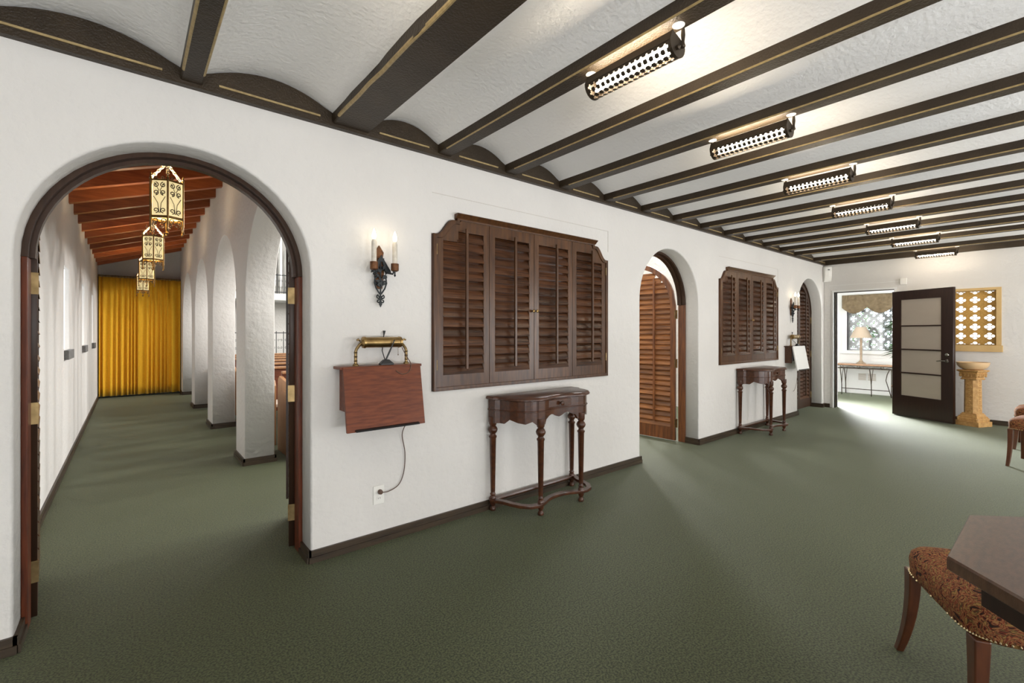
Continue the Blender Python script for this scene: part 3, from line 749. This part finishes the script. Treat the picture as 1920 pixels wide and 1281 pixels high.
p2 = copy_tree(p1); p2.location.x = 8.04; p2['label'] = 'black pen stand on the far wall desk'
# cords and outlet
def cord(pts, name, label):
    b = MB(); P = [Vector(p) for p in pts]; sm = []
    for i in range(len(P)-1):
        p0, p1, p2, p3 = P[max(i-1, 0)], P[i], P[i+1], P[min(i+2, len(P)-1)]
        for k in range(8):
            u = k/8; sm.append(.5*((2*p1)+(-p0+p2)*u+(2*p0-5*p1+4*p2-p3)*u*u+(-p0+3*p1-3*p2+p3)*u**3))
    sm.append(P[-1]); b.tube(sm, .0028, 6)
    return tag(b.build(name, 'cable', smooth=True), label, 'cord')
cord([(1.375, 2.64, .80), (1.378, 2.72, .74), (1.37, 2.765, .66), (1.392, 2.77, .54), (1.385, 2.77, .42), (1.35, 2.77, .34), (1.28, 2.765, .312), (1.228, 2.758, .316)], 'power_cord', 'thin brown cord hanging from the near wall desk to the outlet')
cord([(8.20, 2.64, .80), (8.21, 2.73, .70), (8.22, 2.765, .50), (8.17, 2.77, .42), (8.10, 2.765, .40)], 'power_cord', 'thin cord hanging below the far wall desk')
cord([(1.322, 2.672, 1.232), (1.334, 2.668, 1.205), (1.36, 2.68, 1.17), (1.375, 2.655, 1.125), (1.36, 2.65, 1.08), (1.31, 2.645, 1.065), (1.27, 2.648, 1.09)], 'lamp_cord', 'thin dark lamp cord looping over the near wall desk front')
ol = thing('wall_outlet', (1.215, WY, .30), 'white electrical outlet with a brown plug below the near wall desk', 'outlet')
MB().box(-.036, .036, -.006, 0, -.058, .058).build('cover_plate', 'white_plastic', ol, bevel=.002)
for z in (-.022, .022):
    so = MB().lathe([(.017, 0), (.017, -.009), (.001, -.009)], (0, 0, z), 14, 'y').build('socket', 'white_plastic', ol)
    MB().box(-.007, -.005, -.010, -.008, z-.003, z+.007).box(.005, .007, -.010, -.008, z-.003, z+.007).build('slots', 'black_plastic', so)
MB().lathe([(.014, -.006), (.016, -.016), (.013, -.030), (.001, -.032)], (0.004, 0, .020), 12, 'y').build('plug', 'cable', ol, True)

# ------------------------------------------------------------------ ceiling light fixtures
def fixture():
    t = thing('ceiling_light', (BE[5][0]+.012, 1.215, 2.480), '', 'light fixture', group='perforated tube lights along the ceiling beams')
    Lh = .215; r = .052
    # perforated shade: flat sheet with cross-shaped holes rolled round the tube
    a0, a1 = PI*1.02, PI*1.93; AL = r*(a1-a0)
    def cross(cx, cy, q=.0125, g=.0042):
        return [(cx+x, cy+y) for x, y in ((-g, -q), (g, -q), (g*1.2, -g*1.2), (q, -g), (q, g), (g*1.2, g*1.2), (g, q), (-g, q), (-g*1.2, g*1.2), (-q, g), (-q, -g), (-g*1.2, -g*1.2))]
    holes = []
    for i in range(15):
        for j in range(5):
            holes.append(cross(-Lh+.0215+i*(2*Lh-.043)/14, .018+j*(AL-.036)/4))
    ol_ = [(-Lh, AL*k/12) for k in range(12, -1, -1)] + [(Lh, AL*k/12) for k in range(13)]
    me = sheet_mesh(ol_, holes, 0, .0016, 'xy')
    for v in me.vertices:
        u, q, d = v.co; a = a0+q/r; rr = r+d
        v.co = (rr*math.cos(a), u, rr*math.sin(a))
    link(me, 'perforated_shade', 'bronze_iron', t)
    MB().prism([(-r, -.004), (-r-.004, -.002), (-r+.012, .038), (-r+.015, .036)], 'y', -Lh, Lh).build('side_panel', 'bronze_iron', t)
    cap = arc(0, 0, r+.003, PI, PI*2, 14) + [(.030, .022), (-r+.014, .042)]
    for sg in (-1, 1):
        e = MB().prism(cap, 'y', sg*Lh, sg*(Lh+.006)).build('end_cap', 'bronze_iron', t)
        MB().lathe([(.008, 0), (.010, sg*.012), (.001, sg*.020)], (-.01, sg*(Lh+.006), -.022), 8, 'y').build('screw_knob', 'bronze_iron', e, True)
        MB().lathe([(.007, .0), (.010, .006), (.007, .014), (.006, .024), (.009, .050), (.007, .074), (.006, .082)], (.026, sg*(Lh+.014), -.010), 8).build('arm', 'bronze_iron', t, True)
        MB().tube([(.026, sg*(Lh+.002), -.004), (.026, sg*(Lh+.014), -.006)], .006, 6).build('arm_elbow', 'bronze_iron', t)
        MB().lathe([(.018, .0660), (.024, .0675), (.024, .0695)], (-.004, sg*(Lh+.012), 0), 14).build('ceiling_plate', 'white_paint', t, True)
    for x, z in ((-.006, -.022), (.006, .014)):
        MB().lathe([(.001, -Lh+.02), (.010, -Lh+.022), (.010, Lh-.022), (.001, Lh-.02)], (x, 0, z), 10, 'y').build('tube_bulb', 'tube', t, True)
    return t
fx = fixture()
bx = [BE[5][0], BE[7][0], BE[9][0], BE[11][0], BE[13][0], BE[15][0], BE[17][0]]
for i, x in enumerate(bx):
    o = fx if i == 0 else copy_tree(fx)
    o.location.x = x+.012
    o['label'] = 'perforated metal tube light under a ceiling beam, '+('nearest and largest', 'second from the camera', 'third from the camera', 'fourth from the camera', 'fifth from the camera', 'sixth from the camera', 'farthest, by the end wall')[i]

for k, (x, y) in enumerate(((BE[3][0], 1.215), (BE[1][0], 1.215), (BE[3][0], -1.7), (BE[5][0], -1.7), (BE[9][0], -1.7), (BE[13][0], -1.7))):   # unseen lights added above and behind the camera to brighten the ceiling
    o = copy_tree(fx); o.location = (x+.012, y, fx.location.z)
    o['label'] = ('added tube light on the thin beam directly above the camera, out of the picture', 'added tube light on the beam behind the camera, out of the picture', 'added second row tube light on the thin beam, out of the picture',
                  'added second row tube light opposite the largest one, out of the picture', 'added second row tube light opposite the third one, out of the picture', 'added second row tube light opposite the fifth one, out of the picture')[k]
# ------------------------------------------------------------------ end of the room: doorway, glazed door, screened window, pedestal
df = thing('trim_6', (XE, (DO0+DO1)/2, 0), 'white painted casing around the open doorway in the end wall', 'door frame', kind='structure')
hw = (DO1-DO0)/2
for sg in (-1, 1):
    MB().box(-.012, .21, sg*hw-(.0 if sg > 0 else .028), sg*hw+(.028 if sg > 0 else 0), 0, DZ+.028).build('jamb', 'white_paint', df)
    MB().box(.05, .075, sg*hw-(.014 if sg > 0 else 0), sg*hw+(0 if sg > 0 else .014), 0, DZ).build('door_stop', 'base_wood', df)
MB().box(-.012, .21, -hw, hw, DZ, DZ+.028).build('head', 'white_paint', df)
MB().box(.05, .075, -hw, hw, DZ-.014, DZ).build('door_stop', 'base_wood', df)

gd = thing('door_6', (9.575, 1.80, 0), 'dark espresso door with four pale panels standing open in front of the end wall', 'door', kind='structure')
gd.rotation_euler = (0, 0, math.atan2(1.03-1.80, 9.14-9.575))
Wd, Hd, td = .885, 1.99, .044
pz = [(.335, .685), (.705, 1.055), (1.075, 1.425), (1.445, 1.85)]
p0, p1 = .135, .725
link(sheet_mesh([(0, .012), (Wd, .012), (Wd, Hd), (0, Hd)], [[(p0, a), (p1, a), (p1, b), (p0, b)] for a, b in pz], -td/2, td/2, 'xz', .002), 'door_frame', 'espresso', gd)
for a, b in pz: MB().box(p0-.004, p1+.004, -.006, .006, a-.004, b+.004).build('panel', 'frosted', gd)
for sg in (-1, 1):
    h = MB(); h.lathe([(.026, sg*td/2), (.026, sg*(td/2+.008)), (.012, sg*(td/2+.012)), (.010, sg*(td/2+.05)), (.001, sg*(td/2+.05))], (Wd-.075, 0, .915), 12, 'y')
    h.tube([(Wd-.075, sg*(td/2+.045), .915), (Wd-.12, sg*(td/2+.050), .916), (Wd-.185, sg*(td/2+.046), .908)], [.010, .008, .006], 8)
    h.build('lever_handle', 'chrome', gd, True)
    MB().lathe([(.027, sg*td/2), (.027, sg*(td/2+.010)), (.016, sg*(td/2+.022)), (.001, sg*(td/2+.024))], (Wd-.075, 0, 1.005), 12, 'y').build('lock_rosette', 'chrome', gd, True)
for z in (.25, 1.0, 1.75): MB().lathe([(.008, -.05), (.008, .05)], (-.004, td/2, z), 8).build('hinge', 'chrome', gd)

def foil(cx, cy, r, ax=1.0, ay=1.0, n=8):
    """quatrefoil outline: four lobes"""
    pts = []
    for k in range(4):
        a = k*PI/2; ox, oy = cx+r*.52*math.cos(a)*ax, cy+r*.52*math.sin(a)*ay
        for i in range(n+1):
            b = a-PI*.70+1.40*PI*i/n
            pts.append((ox+r*.46*math.cos(b)*ax, oy+r*.46*math.sin(b)*ay))
    return pts
def clip(pts, x0, x1, y0, y1):                        # Sutherland-Hodgman to a rectangle
    for ax, lim, sg in ((0, x0, 1), (0, x1, -1), (1, y0, 1), (1, y1, -1)):
        o = []
        for i in range(len(pts)):
            p, q = pts[i], pts[(i+1) % len(pts)]
            ip, iq = (p[ax]-lim)*sg >= 0, (q[ax]-lim)*sg >= 0
            if ip: o.append(p)
            if ip != iq:
                t = (lim-p[ax])/(q[ax]-p[ax]); o.append((p[0]+(q[0]-p[0])*t, p[1]+(q[1]-p[1])*t))
        pts = o
        if len(pts) < 3: return []
    return pts
y0, y1, z0, z1 = QW
sw = tag(thing('window_4', (0, 0, 0), 'gold quatrefoil screen window beside the open door', 'window'), kind='structure')
holes = []
for r_ in range(7):
    for c_ in range(4):
        h = clip(foil(y0+.075+.15*c_, z0+.0+.134*r_, .058, 1.0, .90), y0+.012, y1-.012, z0+.012, z1-.012)
        if h: holes.append(h)
link(sheet_mesh([(y0, z0), (y1, z0), (y1, z1), (y0, z1)], holes, XE+.05, XE+.07, 'yz', .002), 'screen', 'screen_gold', sw)
fr = [(y0-.05, z0), (y1+.05, z0), (y1+.05, z1+.035), (y0-.05, z1+.035)]
link(sheet_mesh(fr, [[(y0, z0), (y1, z0), (y1, z1), (y0, z1)]], XE-.014, XE+.06, 'yz', .003), 'casing', 'frame_gold', sw)
MB().box(XE-.05, XE+.05, y0-.065, y1+.06, z0-.095, z0).build('sill', 'frame_gold', sw, bevel=.004)
MB().box(XE+.13, XE+.136, y0, y1, z0, z1).build('pane', 'glass', sw)

pd = thing('pedestal', (9.31, .855, 0), 'carved tan pedestal carrying a shallow bowl beside the open door', 'pedestal', rz=math.radians(-24))
def sq(b, prof, n4=True):
    R = [[(sx*h, sy*h, z) for sx, sy in ((-1, -1), (1, -1), (1, 1), (-1, 1))] for h, z in prof]
    return b.rings(R)
sq(MB(), [(.142, 0), (.142, .066), (.122, .070), (.126, .104), (.110, .114), (.112, .132), (.096, .140), (.096, .158), (.084, .166), (.084, .180)]).build('base', 'pedestal', pd)
for sx in (-1, 1):
    for sy in (-1, 1): MB().lathe([(.001, -.03), (.02, -.02), (.026, 0), (.02, .02), (.001, .03)], (sx*.108, sy*.108, .092), 8).build('rosette', 'pedestal', pd, True)
R = []
for z, h in ((.178, .082), (.665, .078)):
    R.append([(x*h, y*h, z) for x, y in ((-1, -.55), (-.55, -1), (.55, -1), (1, -.55), (1, .55), (.55, 1), (-.55, 1), (-1, .55))])
MB().rings(R).build('shaft', 'pedestal', pd)
for k in range(4):
    b = MB(); q = k*PI/2
    for j in range(7):
        zc = .225+j*.064; sg = 1 if j % 2 else -1
        for e in (-1, 1):
            b.tube([(sg*e*.004+e*p[0]*.9, -.0815+.006*(zc-.2), zc+p[1]) for p in spiral(.014, 0, .016, .004, 0, 1.1*sg, 10)], .005, 5)
        b.lathe([(.001, -.008), (.008, 0), (.001, .008)], (0, -.0805, zc+.032), 6)
    o = b.build('carved_vine', 'pedestal', pd, True); o.rotation_euler = (0, 0, q)
sq(MB(), [(.084, .655), (.094, .662), (.094, .672), (.084, .678), (.086, .705), (.100, .735), (.110, .748), (.100, .755), (.112, .770), (.126, .780), (.126, .790), (.112, .798)]).build('capital', 'pedestal', pd)
for k in range(16):
    a = 2*PI*k/16; c, s = math.cos(a), math.sin(a); m_ = max(abs(c), abs(s)); x, y = .100*c/m_, .100*s/m_
    MB().lathe([(.001, 0), (.014, .012), (.012, .030), (.018, .045), (.001, .052)], (x*.95, y*.95, .690), 6).build('capital_leaf', 'pedestal', pd, True)
tag(MB().lathe([(.06, .798), (.10, .800), (.14, .822), (.168, .862), (.174, .896), (.176, .905), (.168, .905), (.155, .87), (.08, .84), (.001, .835)], (9.31, .855, 0), 32).build('shallow_bowl', 'bowl', smooth=True), 'shallow peach coloured bowl on top of the carved pedestal', 'bowl')

se = thing('motion_sensor', (9.56, 2.715, 2.37), 'white motion sensor mounted high in the corner above the last arch', 'sensor', rz=-.6)
MB().rings([[(-.03, -.055, z), (-.03, .055, z), (d, .045, z), (d+.012, 0, z), (d, -.045, z)] for z, d in ((-.115, -.01), (-.10, .012), (-.04, .034), (.04, .04), (.10, .032), (.115, .018))][::1]).build('housing', 'white_plastic', se, bevel=.006)
MB().box(-.052, -.03, -.02, .02, -.06, .09).build('bracket', 'white_plastic', se)
MB().box(.03, .0535, -.012, .012, .055, .066).build('sensor_lens', 'black_plastic', se)
se.rotation_euler = (0, 0, math.radians(215)); se.scale = (1.15, 1.2, 1.2)
jb = thing('junction_box', (XE, 1.675, 2.155), 'small white box on the end wall above the dark door', 'box')
MB().box(-.03, 0, -.04, .04, -.052, .052).build('case', 'white_plastic', jb, bevel=.003)
MB().lathe([(.008, -.030), (.008, -.034), (.001, -.034)], (0, 0, 0), 10, 'x').build('button', 'white_plastic', jb)
struct(MB().box(XE-.006, XE, 1.715, 2.70, 2.160, 2.166).build('trim_5', 'white_paint'), 'thin cable duct leading to the junction box')

# ------------------------------------------------------------------ side room beyond the doorway
FX = 12.3
WN = (1.75, 3.12, .945, 2.12)
out = [(.4, 0), (3.9, 0), (3.9, 2.5), (.4, 2.5)]
struct(link(sheet_mesh(out, [[(WN[0], WN[2]), (WN[1], WN[2]), (WN[1], WN[3]), (WN[0], WN[3])]], FX, FX+.2, 'yz', .004), 'wall_side_room_far', 'white_paint'))
struct(link(sheet_mesh([(XE+.2, 0), (FX+.2, 0), (FX+.2, 2.5), (XE+.2, 2.5)], [[(11.1, 1.1), (12.1, 1.1), (12.1, 2.35), (11.1, 2.35)]], 3.9, 4.0, 'xz'), 'wall_side_room_left', 'white_paint'))
struct(MB().box(XE+.2, FX+.2, .3, .4, 0, 2.5).build('wall_side_room_right', 'white_paint'))
struct(MB().box(XE+.2, FX+.2, .3, 4.0, 2.5, 2.6).build('ceiling_side_room', 'white_paint'))
struct(MB().box(XE+.05, XE+.2, WY, 4.0, 0, 2.5).build('wall_side_room_near', 'plaster'))
w5 = tag(thing('window_5', (0, 0, 0), 'grey quatrefoil lattice window in the side room', 'window'), kind='structure')
y0, y1, z0, z1 = WN
holes = []
for i in range(12):
    for j in range(7):
        h = clip(foil(y0+.06+.1227*i, z0+.02+.226*j+(.113 if i % 2 else 0), .080, .92, 1.05), y0+.02, y1-.02, z0+.02, z1-.02)
        if h: holes.append(h)
link(sheet_mesh([(y0, z0), (y1, z0), (y1, z1), (y0, z1)], holes, FX+.12, FX+.18, 'yz', .002), 'lattice', 'screen_grey', w5)
link(sheet_mesh([(y0-.09, z0-.02), (y1+.09, z0-.02), (y1+.09, z1+.06), (y0-.09, z1+.06)], [[(y0, z0), (y1, z0), (y1, z1), (y0, z1)]], FX-.02, FX+.08, 'yz', .004), 'casing', 'white_paint', w5)
MB().box(FX-.06, FX+.05, y0-.12, y1+.12, z0-.075, z0-.02).build('sill', 'white_paint', w5, bevel=.005)
MB().box(FX+.085, FX+.09, y0, y1, z0, z1).build('pane', 'glass', w5)
# swagged valance
bm = bmesh.new(); V = []; ny, nz = 90, 18
for j in range(nz+1):
    v = j/nz; row = []
    for i in range(ny+1):
        u = i/ny; s_ = (u*3.0) % 1.0; y = 3.20-1.365*u
        drop = .28+.13*math.sin(PI*s_)
        z = 2.16-drop*v
        x = FX-.05-.035*math.sin(PI*s_)*v-.018*math.cos(2*PI*(v*3.2-1.6*(s_-.5)**2*4))*math.sin(PI*s_)*(0.3+v)-.012*math.cos(u*60)*(1-v*.6)
        row.append(bm.verts.new((x, y, z)))
    V.append(row)
for j in range(nz):
    for i in range(ny): bm.faces.new((V[j][i], V[j][i+1], V[j+1][i+1], V[j+1][i]))
me = bpy.data.meshes.new('valance'); bm.to_mesh(me); bm.free()
va = tag(link(me, 'window_valance', 'valance', None, True), 'brown swagged fabric valance over the lattice window', 'valance')
va.modifiers.new('thick', 'SOLIDIFY').thickness = .004
# iron console with stone top
it = thing('iron_console', (12.06, 2.72, 0), 'wrought iron console table with a rust stone top under the lattice window', 'table')
tp = [(-.17, -.52), (-.17, .46), (-.12, .52), (.17, .52), (.17, -.52)]
MB().prism([(x, y) for x, y in tp], 'z', .635, .662).build('tabletop', 'stone_top', it, bevel=.006)
b = MB()
for x in (-.14, .14): b.box(x-.008, x+.008, -.50, .48, .56, .575); b.box(x-.008, x+.008, -.5, .48, .622, .636)
for y in (-.5, .48): b.box(-.14, .14, y-.008, y+.008, .56, .575)
b.build('apron_rails', 'bronze_iron', it)
sc = MB()
for y in (-.30, .10, .40):
    sc.tube([(-.14, y+.026*math.cos(a), .60+.026*math.sin(a)) for a in [2*PI*k/12 for k in range(12)]], .005, 5, True)
sc.tube([(-.14, -.5+k*.02, .60+.015*math.sin(k*.55)) for k in range(49)], .0035, 4)
sc.build('ring_frieze', 'bronze_iron', it)
for x, y in ((-.14, .40), (-.14, -.12), (.14, .40), (.14, -.45)):
    MB().tube([(x, y+.03, .57), (x, y+.012, .40), (x, y+.0, .22), (x, y-.002, 0.0)], .009, 6).tube([(x, y-.03, .57), (x, y-.012, .42), (x, y, .22)], .006, 6).build('leg', 'bronze_iron', it, True)
MB().tube([(-.14, -.45, 0), (-.14, -.42, .12), (-.14, -.36, .35), (-.14, -.38, .47), (-.14, -.42, .57)], .008, 6).tube([(-.14, -.45, 0), (-.14, -.452, .57)], .009, 6).build('leg', 'bronze_iron', it, True)
MB().tube([(-.14, -.42, .135), (-.14, 0, .135), (-.14, .40, .135)], .008, 6).build('stretcher', 'bronze_iron', it)
tl = thing('table_lamp', (12.02, 2.80, .662), 'table lamp with a beige tapered shade on the iron console', 'lamp')
MB().lathe([(.09, 0), (.09, .012), (.07, .03), (.045, .045), (.03, .07), (.02, .10), (.022, .30), (.024, .50), (.014, .52), (.010, .60)], (0, 0, 0), 14).build('base', 'lamp_body', tl, True)
MB().lathe([(.195, .56), (.090, .79), (.086, .79), (.190, .562)], (0, 0, 0), 24).build('lamp_shade', 'lamp_shade', tl, True)
for k, y in enumerate((2.67, 2.84)):
    v_ = thing('wall_vent', (FX, y, .37), 'beige louvred wall vent under the iron console, %s one' % ('right', 'left')[k], 'vent')
    MB().box(-.012, 0, -.08, .08, -.085, .085).build('frame', 'white_paint', v_)
    for j in range(9): MB().box(-.018, -.010, -.068, .068, -.07+j*.0165, -.06+j*.0165).build('slat', 'vent', v_)
# plant
pt = thing('potted_plant', (11.75, 2.09, 0), 'dark leafy houseplant half hidden behind the open door', 'plant')
MB().lathe([(.10, 0), (.14, .26), (.15, .28), (.13, .28), (.12, .24), (.001, .24)], (0, 0, 0), 16).build('pot', 'pot', pt, True)
MB().tube([(0, 0, .22), (.01, .01, .7), (-.01, 0, 1.2), (.0, .02, 1.6)], [.014, .012, .010, .006], 6).build('stem', 'bark', pt, True)
random.seed(11); lv = MB()
for k in range(160):
    zc = random.choice((1.02, 1.08, 1.45, 1.5, 1.56))+random.uniform(-.10, .10); a = random.uniform(0, 2*PI); L = random.uniform(.14, .32)
    bx_, by_ = .04*math.cos(a), .04*math.sin(a); ex, ey = math.cos(a)*L, math.sin(a)*L; dz = random.uniform(-.12, .02); px, py = -math.sin(a)*.022, math.cos(a)*.022
    lv.rings([[(bx_, by_, zc+e), (bx_+ex*.5+px, by_+ey*.5+py, zc+dz*.3+e), (bx_+ex, by_+ey, zc+dz+e), (bx_+ex*.5-px, by_+ey*.5-py, zc+dz*.3+e)] for e in (-.001, .001)])
tag(lv.build('foliage', 'leaf', pt), kind='stuff')
# garden beyond the lattice
random.seed(5)
for k in range(4):
    g = thing('garden_shrub', (13.9+.35*(k % 2), 1.7+.75*k, 0), 'pale green shrub outside the lattice window, %s of four' % ('rightmost', 'second from the right', 'third from the right', 'leftmost')[k], 'shrub', group='shrubs outside the lattice window')
    MB().tube([(0, 0, -.05), (.02, 0, .5), (0, .03, 1.1)], [.03, .025, .012], 6).build('stem', 'bark', g, True)
    lv = MB()
    for q in range(260):
        th_, ph = random.uniform(0, 2*PI), random.uniform(-.9, 1.3); rr = random.uniform(.18, .42)
        c = Vector((rr*math.cos(th_)*math.cos(ph)*.8, rr*math.sin(th_)*math.cos(ph), 1.25+rr*math.sin(ph)*1.7)); L = .05
        d = Vector((random.uniform(-1, 1), random.uniform(-1, 1), random.uniform(-1, 1))).normalized(); sd = d.orthogonal().normalized()*.02
        lv.rings([[c-d*L, c+sd, c+d*L, c-sd], [c-d*L+d.cross(sd).normalized()*.002, c+sd+d.cross(sd).normalized()*.002, c+d*L+d.cross(sd).normalized()*.002, c-sd+d.cross(sd).normalized()*.002]])
    tag(lv.build('foliage', 'garden_leaf', g), kind='stuff')
struct(MB().box(12.5, 18, -3, 7, -.12, -.05).build('ground', 'garden_leaf'))

# ------------------------------------------------------------------ chairs and table at the right
def chair(loc, rz, label):
    """local: front edge faces +y, seat centre at origin"""
    t = thing('upholstered_chair', loc, label, 'chair', rz=rz, group='brocade upholstered chairs')
    W2, D2 = .25, .25
    n = 20; R = []
    def loop(s, z, dome=0):
        L = []
        for k in range(40):
            a = 2*PI*k/40; c, q = math.cos(a), math.sin(a); e = .32
            L.append((math.copysign(abs(c)**e, c)*W2*s, math.copysign(abs(q)**e, q)*D2*s, z))
        return L
    b = MB()
    b.rings([loop(.96, .365), loop(.99, .372), loop(1.0, .40), loop(1.005, .43), loop(.985, .452), loop(.93, .468), loop(.80, .480), loop(.5, .488), loop(.15, .490)])
    b.build('seat', 'brocade', t, True)
    nb = MB()
    for k in range(84):
        a = 2*PI*k/84; c, q = math.cos(a), math.sin(a); e = .32
        x, y = math.copysign(abs(c)**e, c)*W2*1.0, math.copysign(abs(q)**e, q)*D2*1.0
        nb.lathe([(.001, -.0045), (.0045, 0), (.001, .0045)], (x, y, .376), 6)
    tag(nb.build('nailhead_trim', 'nail', t, True), kind='stuff')
    def leg(x, y, dx, dy, tw):
        R = []
        for k in range(9):
            u = k/8; z = .372*(1-u); f = u**2.2; w_ = .026*(1-u*.40)
            cx, cy = x+dx*f, y+dy*f
            R.append([(cx-w_, cy-w_*.8, z), (cx+w_, cy-w_*.8, z), (cx+w_, cy+w_*.8, z), (cx-w_, cy+w_*.8, z)])
        MB().rings(R).build('leg', 'leg_wood', t, False, bevel=.004)
    leg(W2-.032, D2-.030, .075, .02, 0); leg(-W2+.032, D2-.030, -.015, .02, 0)
    leg(W2-.032, -D2+.030, .04, -.06, 0); leg(-W2+.032, -D2+.030, -.04, -.06, 0)
    R = []
    for k in range(9):
        u = k/8; z = .46+.46*u; y = -D2+.02-.09*u**1.3; w_ = W2*(.92-.05*u); th_ = .032*(1-.3*u)
        R.append([(-w_, y-th_, z), (w_, y-th_, z), (w_, y+th_, z), (-w_, y+th_, z)])
    MB().rings(R).build('backrest', 'brocade', t, False, bevel=.012)
    return t
# near chair: front edge from (2.00,.186) to (2.43,.434)
fa = math.atan2(.434-.186, 2.43-2.0)
nrm = Vector((math.sin(fa), -math.cos(fa)))
cc = Vector((2.215, .31))+nrm*.25
chair((cc.x, cc.y, 0), fa, 'red and gold brocade chair with sabre legs beside the worn octagonal table')
chair((6.91, .10, 0), math.radians(-9), 'brocade chair at the right edge, the nearer of the two far ones')
chair((7.98, .13, 0), math.radians(-2), 'brocade chair at the right edge, the farther one close to the end wall')
ot = thing('octagonal_table', (1.66, -.28, 0), 'worn dark octagonal wooden table top at the lower right', 'table')
oc = [(.4585/math.cos(PI/8)*math.cos(PI/8+k*PI/4), .4585/math.cos(PI/8)*math.sin(PI/8+k*PI/4)) for k in range(8)]
MB().rings([[(x*s, y*s, z) for x, y in oc] for s, z in ((.985, .765), (1.0, .770), (1.0, .795), (.994, .800))]).build('tabletop', 'top_wood', ot)
MB().rings([[(x*s, y*s, z) for x, y in oc] for s, z in ((.88, .70), (.88, .765))]).build('apron', 'espresso', ot)
MB().lathe([(.05, .06), (.055, .10), (.04, .16), (.06, .30), (.045, .45), (.06, .60), (.10, .70)], (0, 0, 0), 16).build('column', 'espresso', ot, True)
for k in range(4):
    a = k*PI/2+PI/4; c, s = math.cos(a), math.sin(a)
    MB().tube([(c*.04, s*.04, .16), (c*.16, s*.16, .11), (c*.30, s*.30, .04), (c*.34, s*.34, .018)], [.03, .026, .022, .018], 8).build('foot', 'espresso', ot, True)
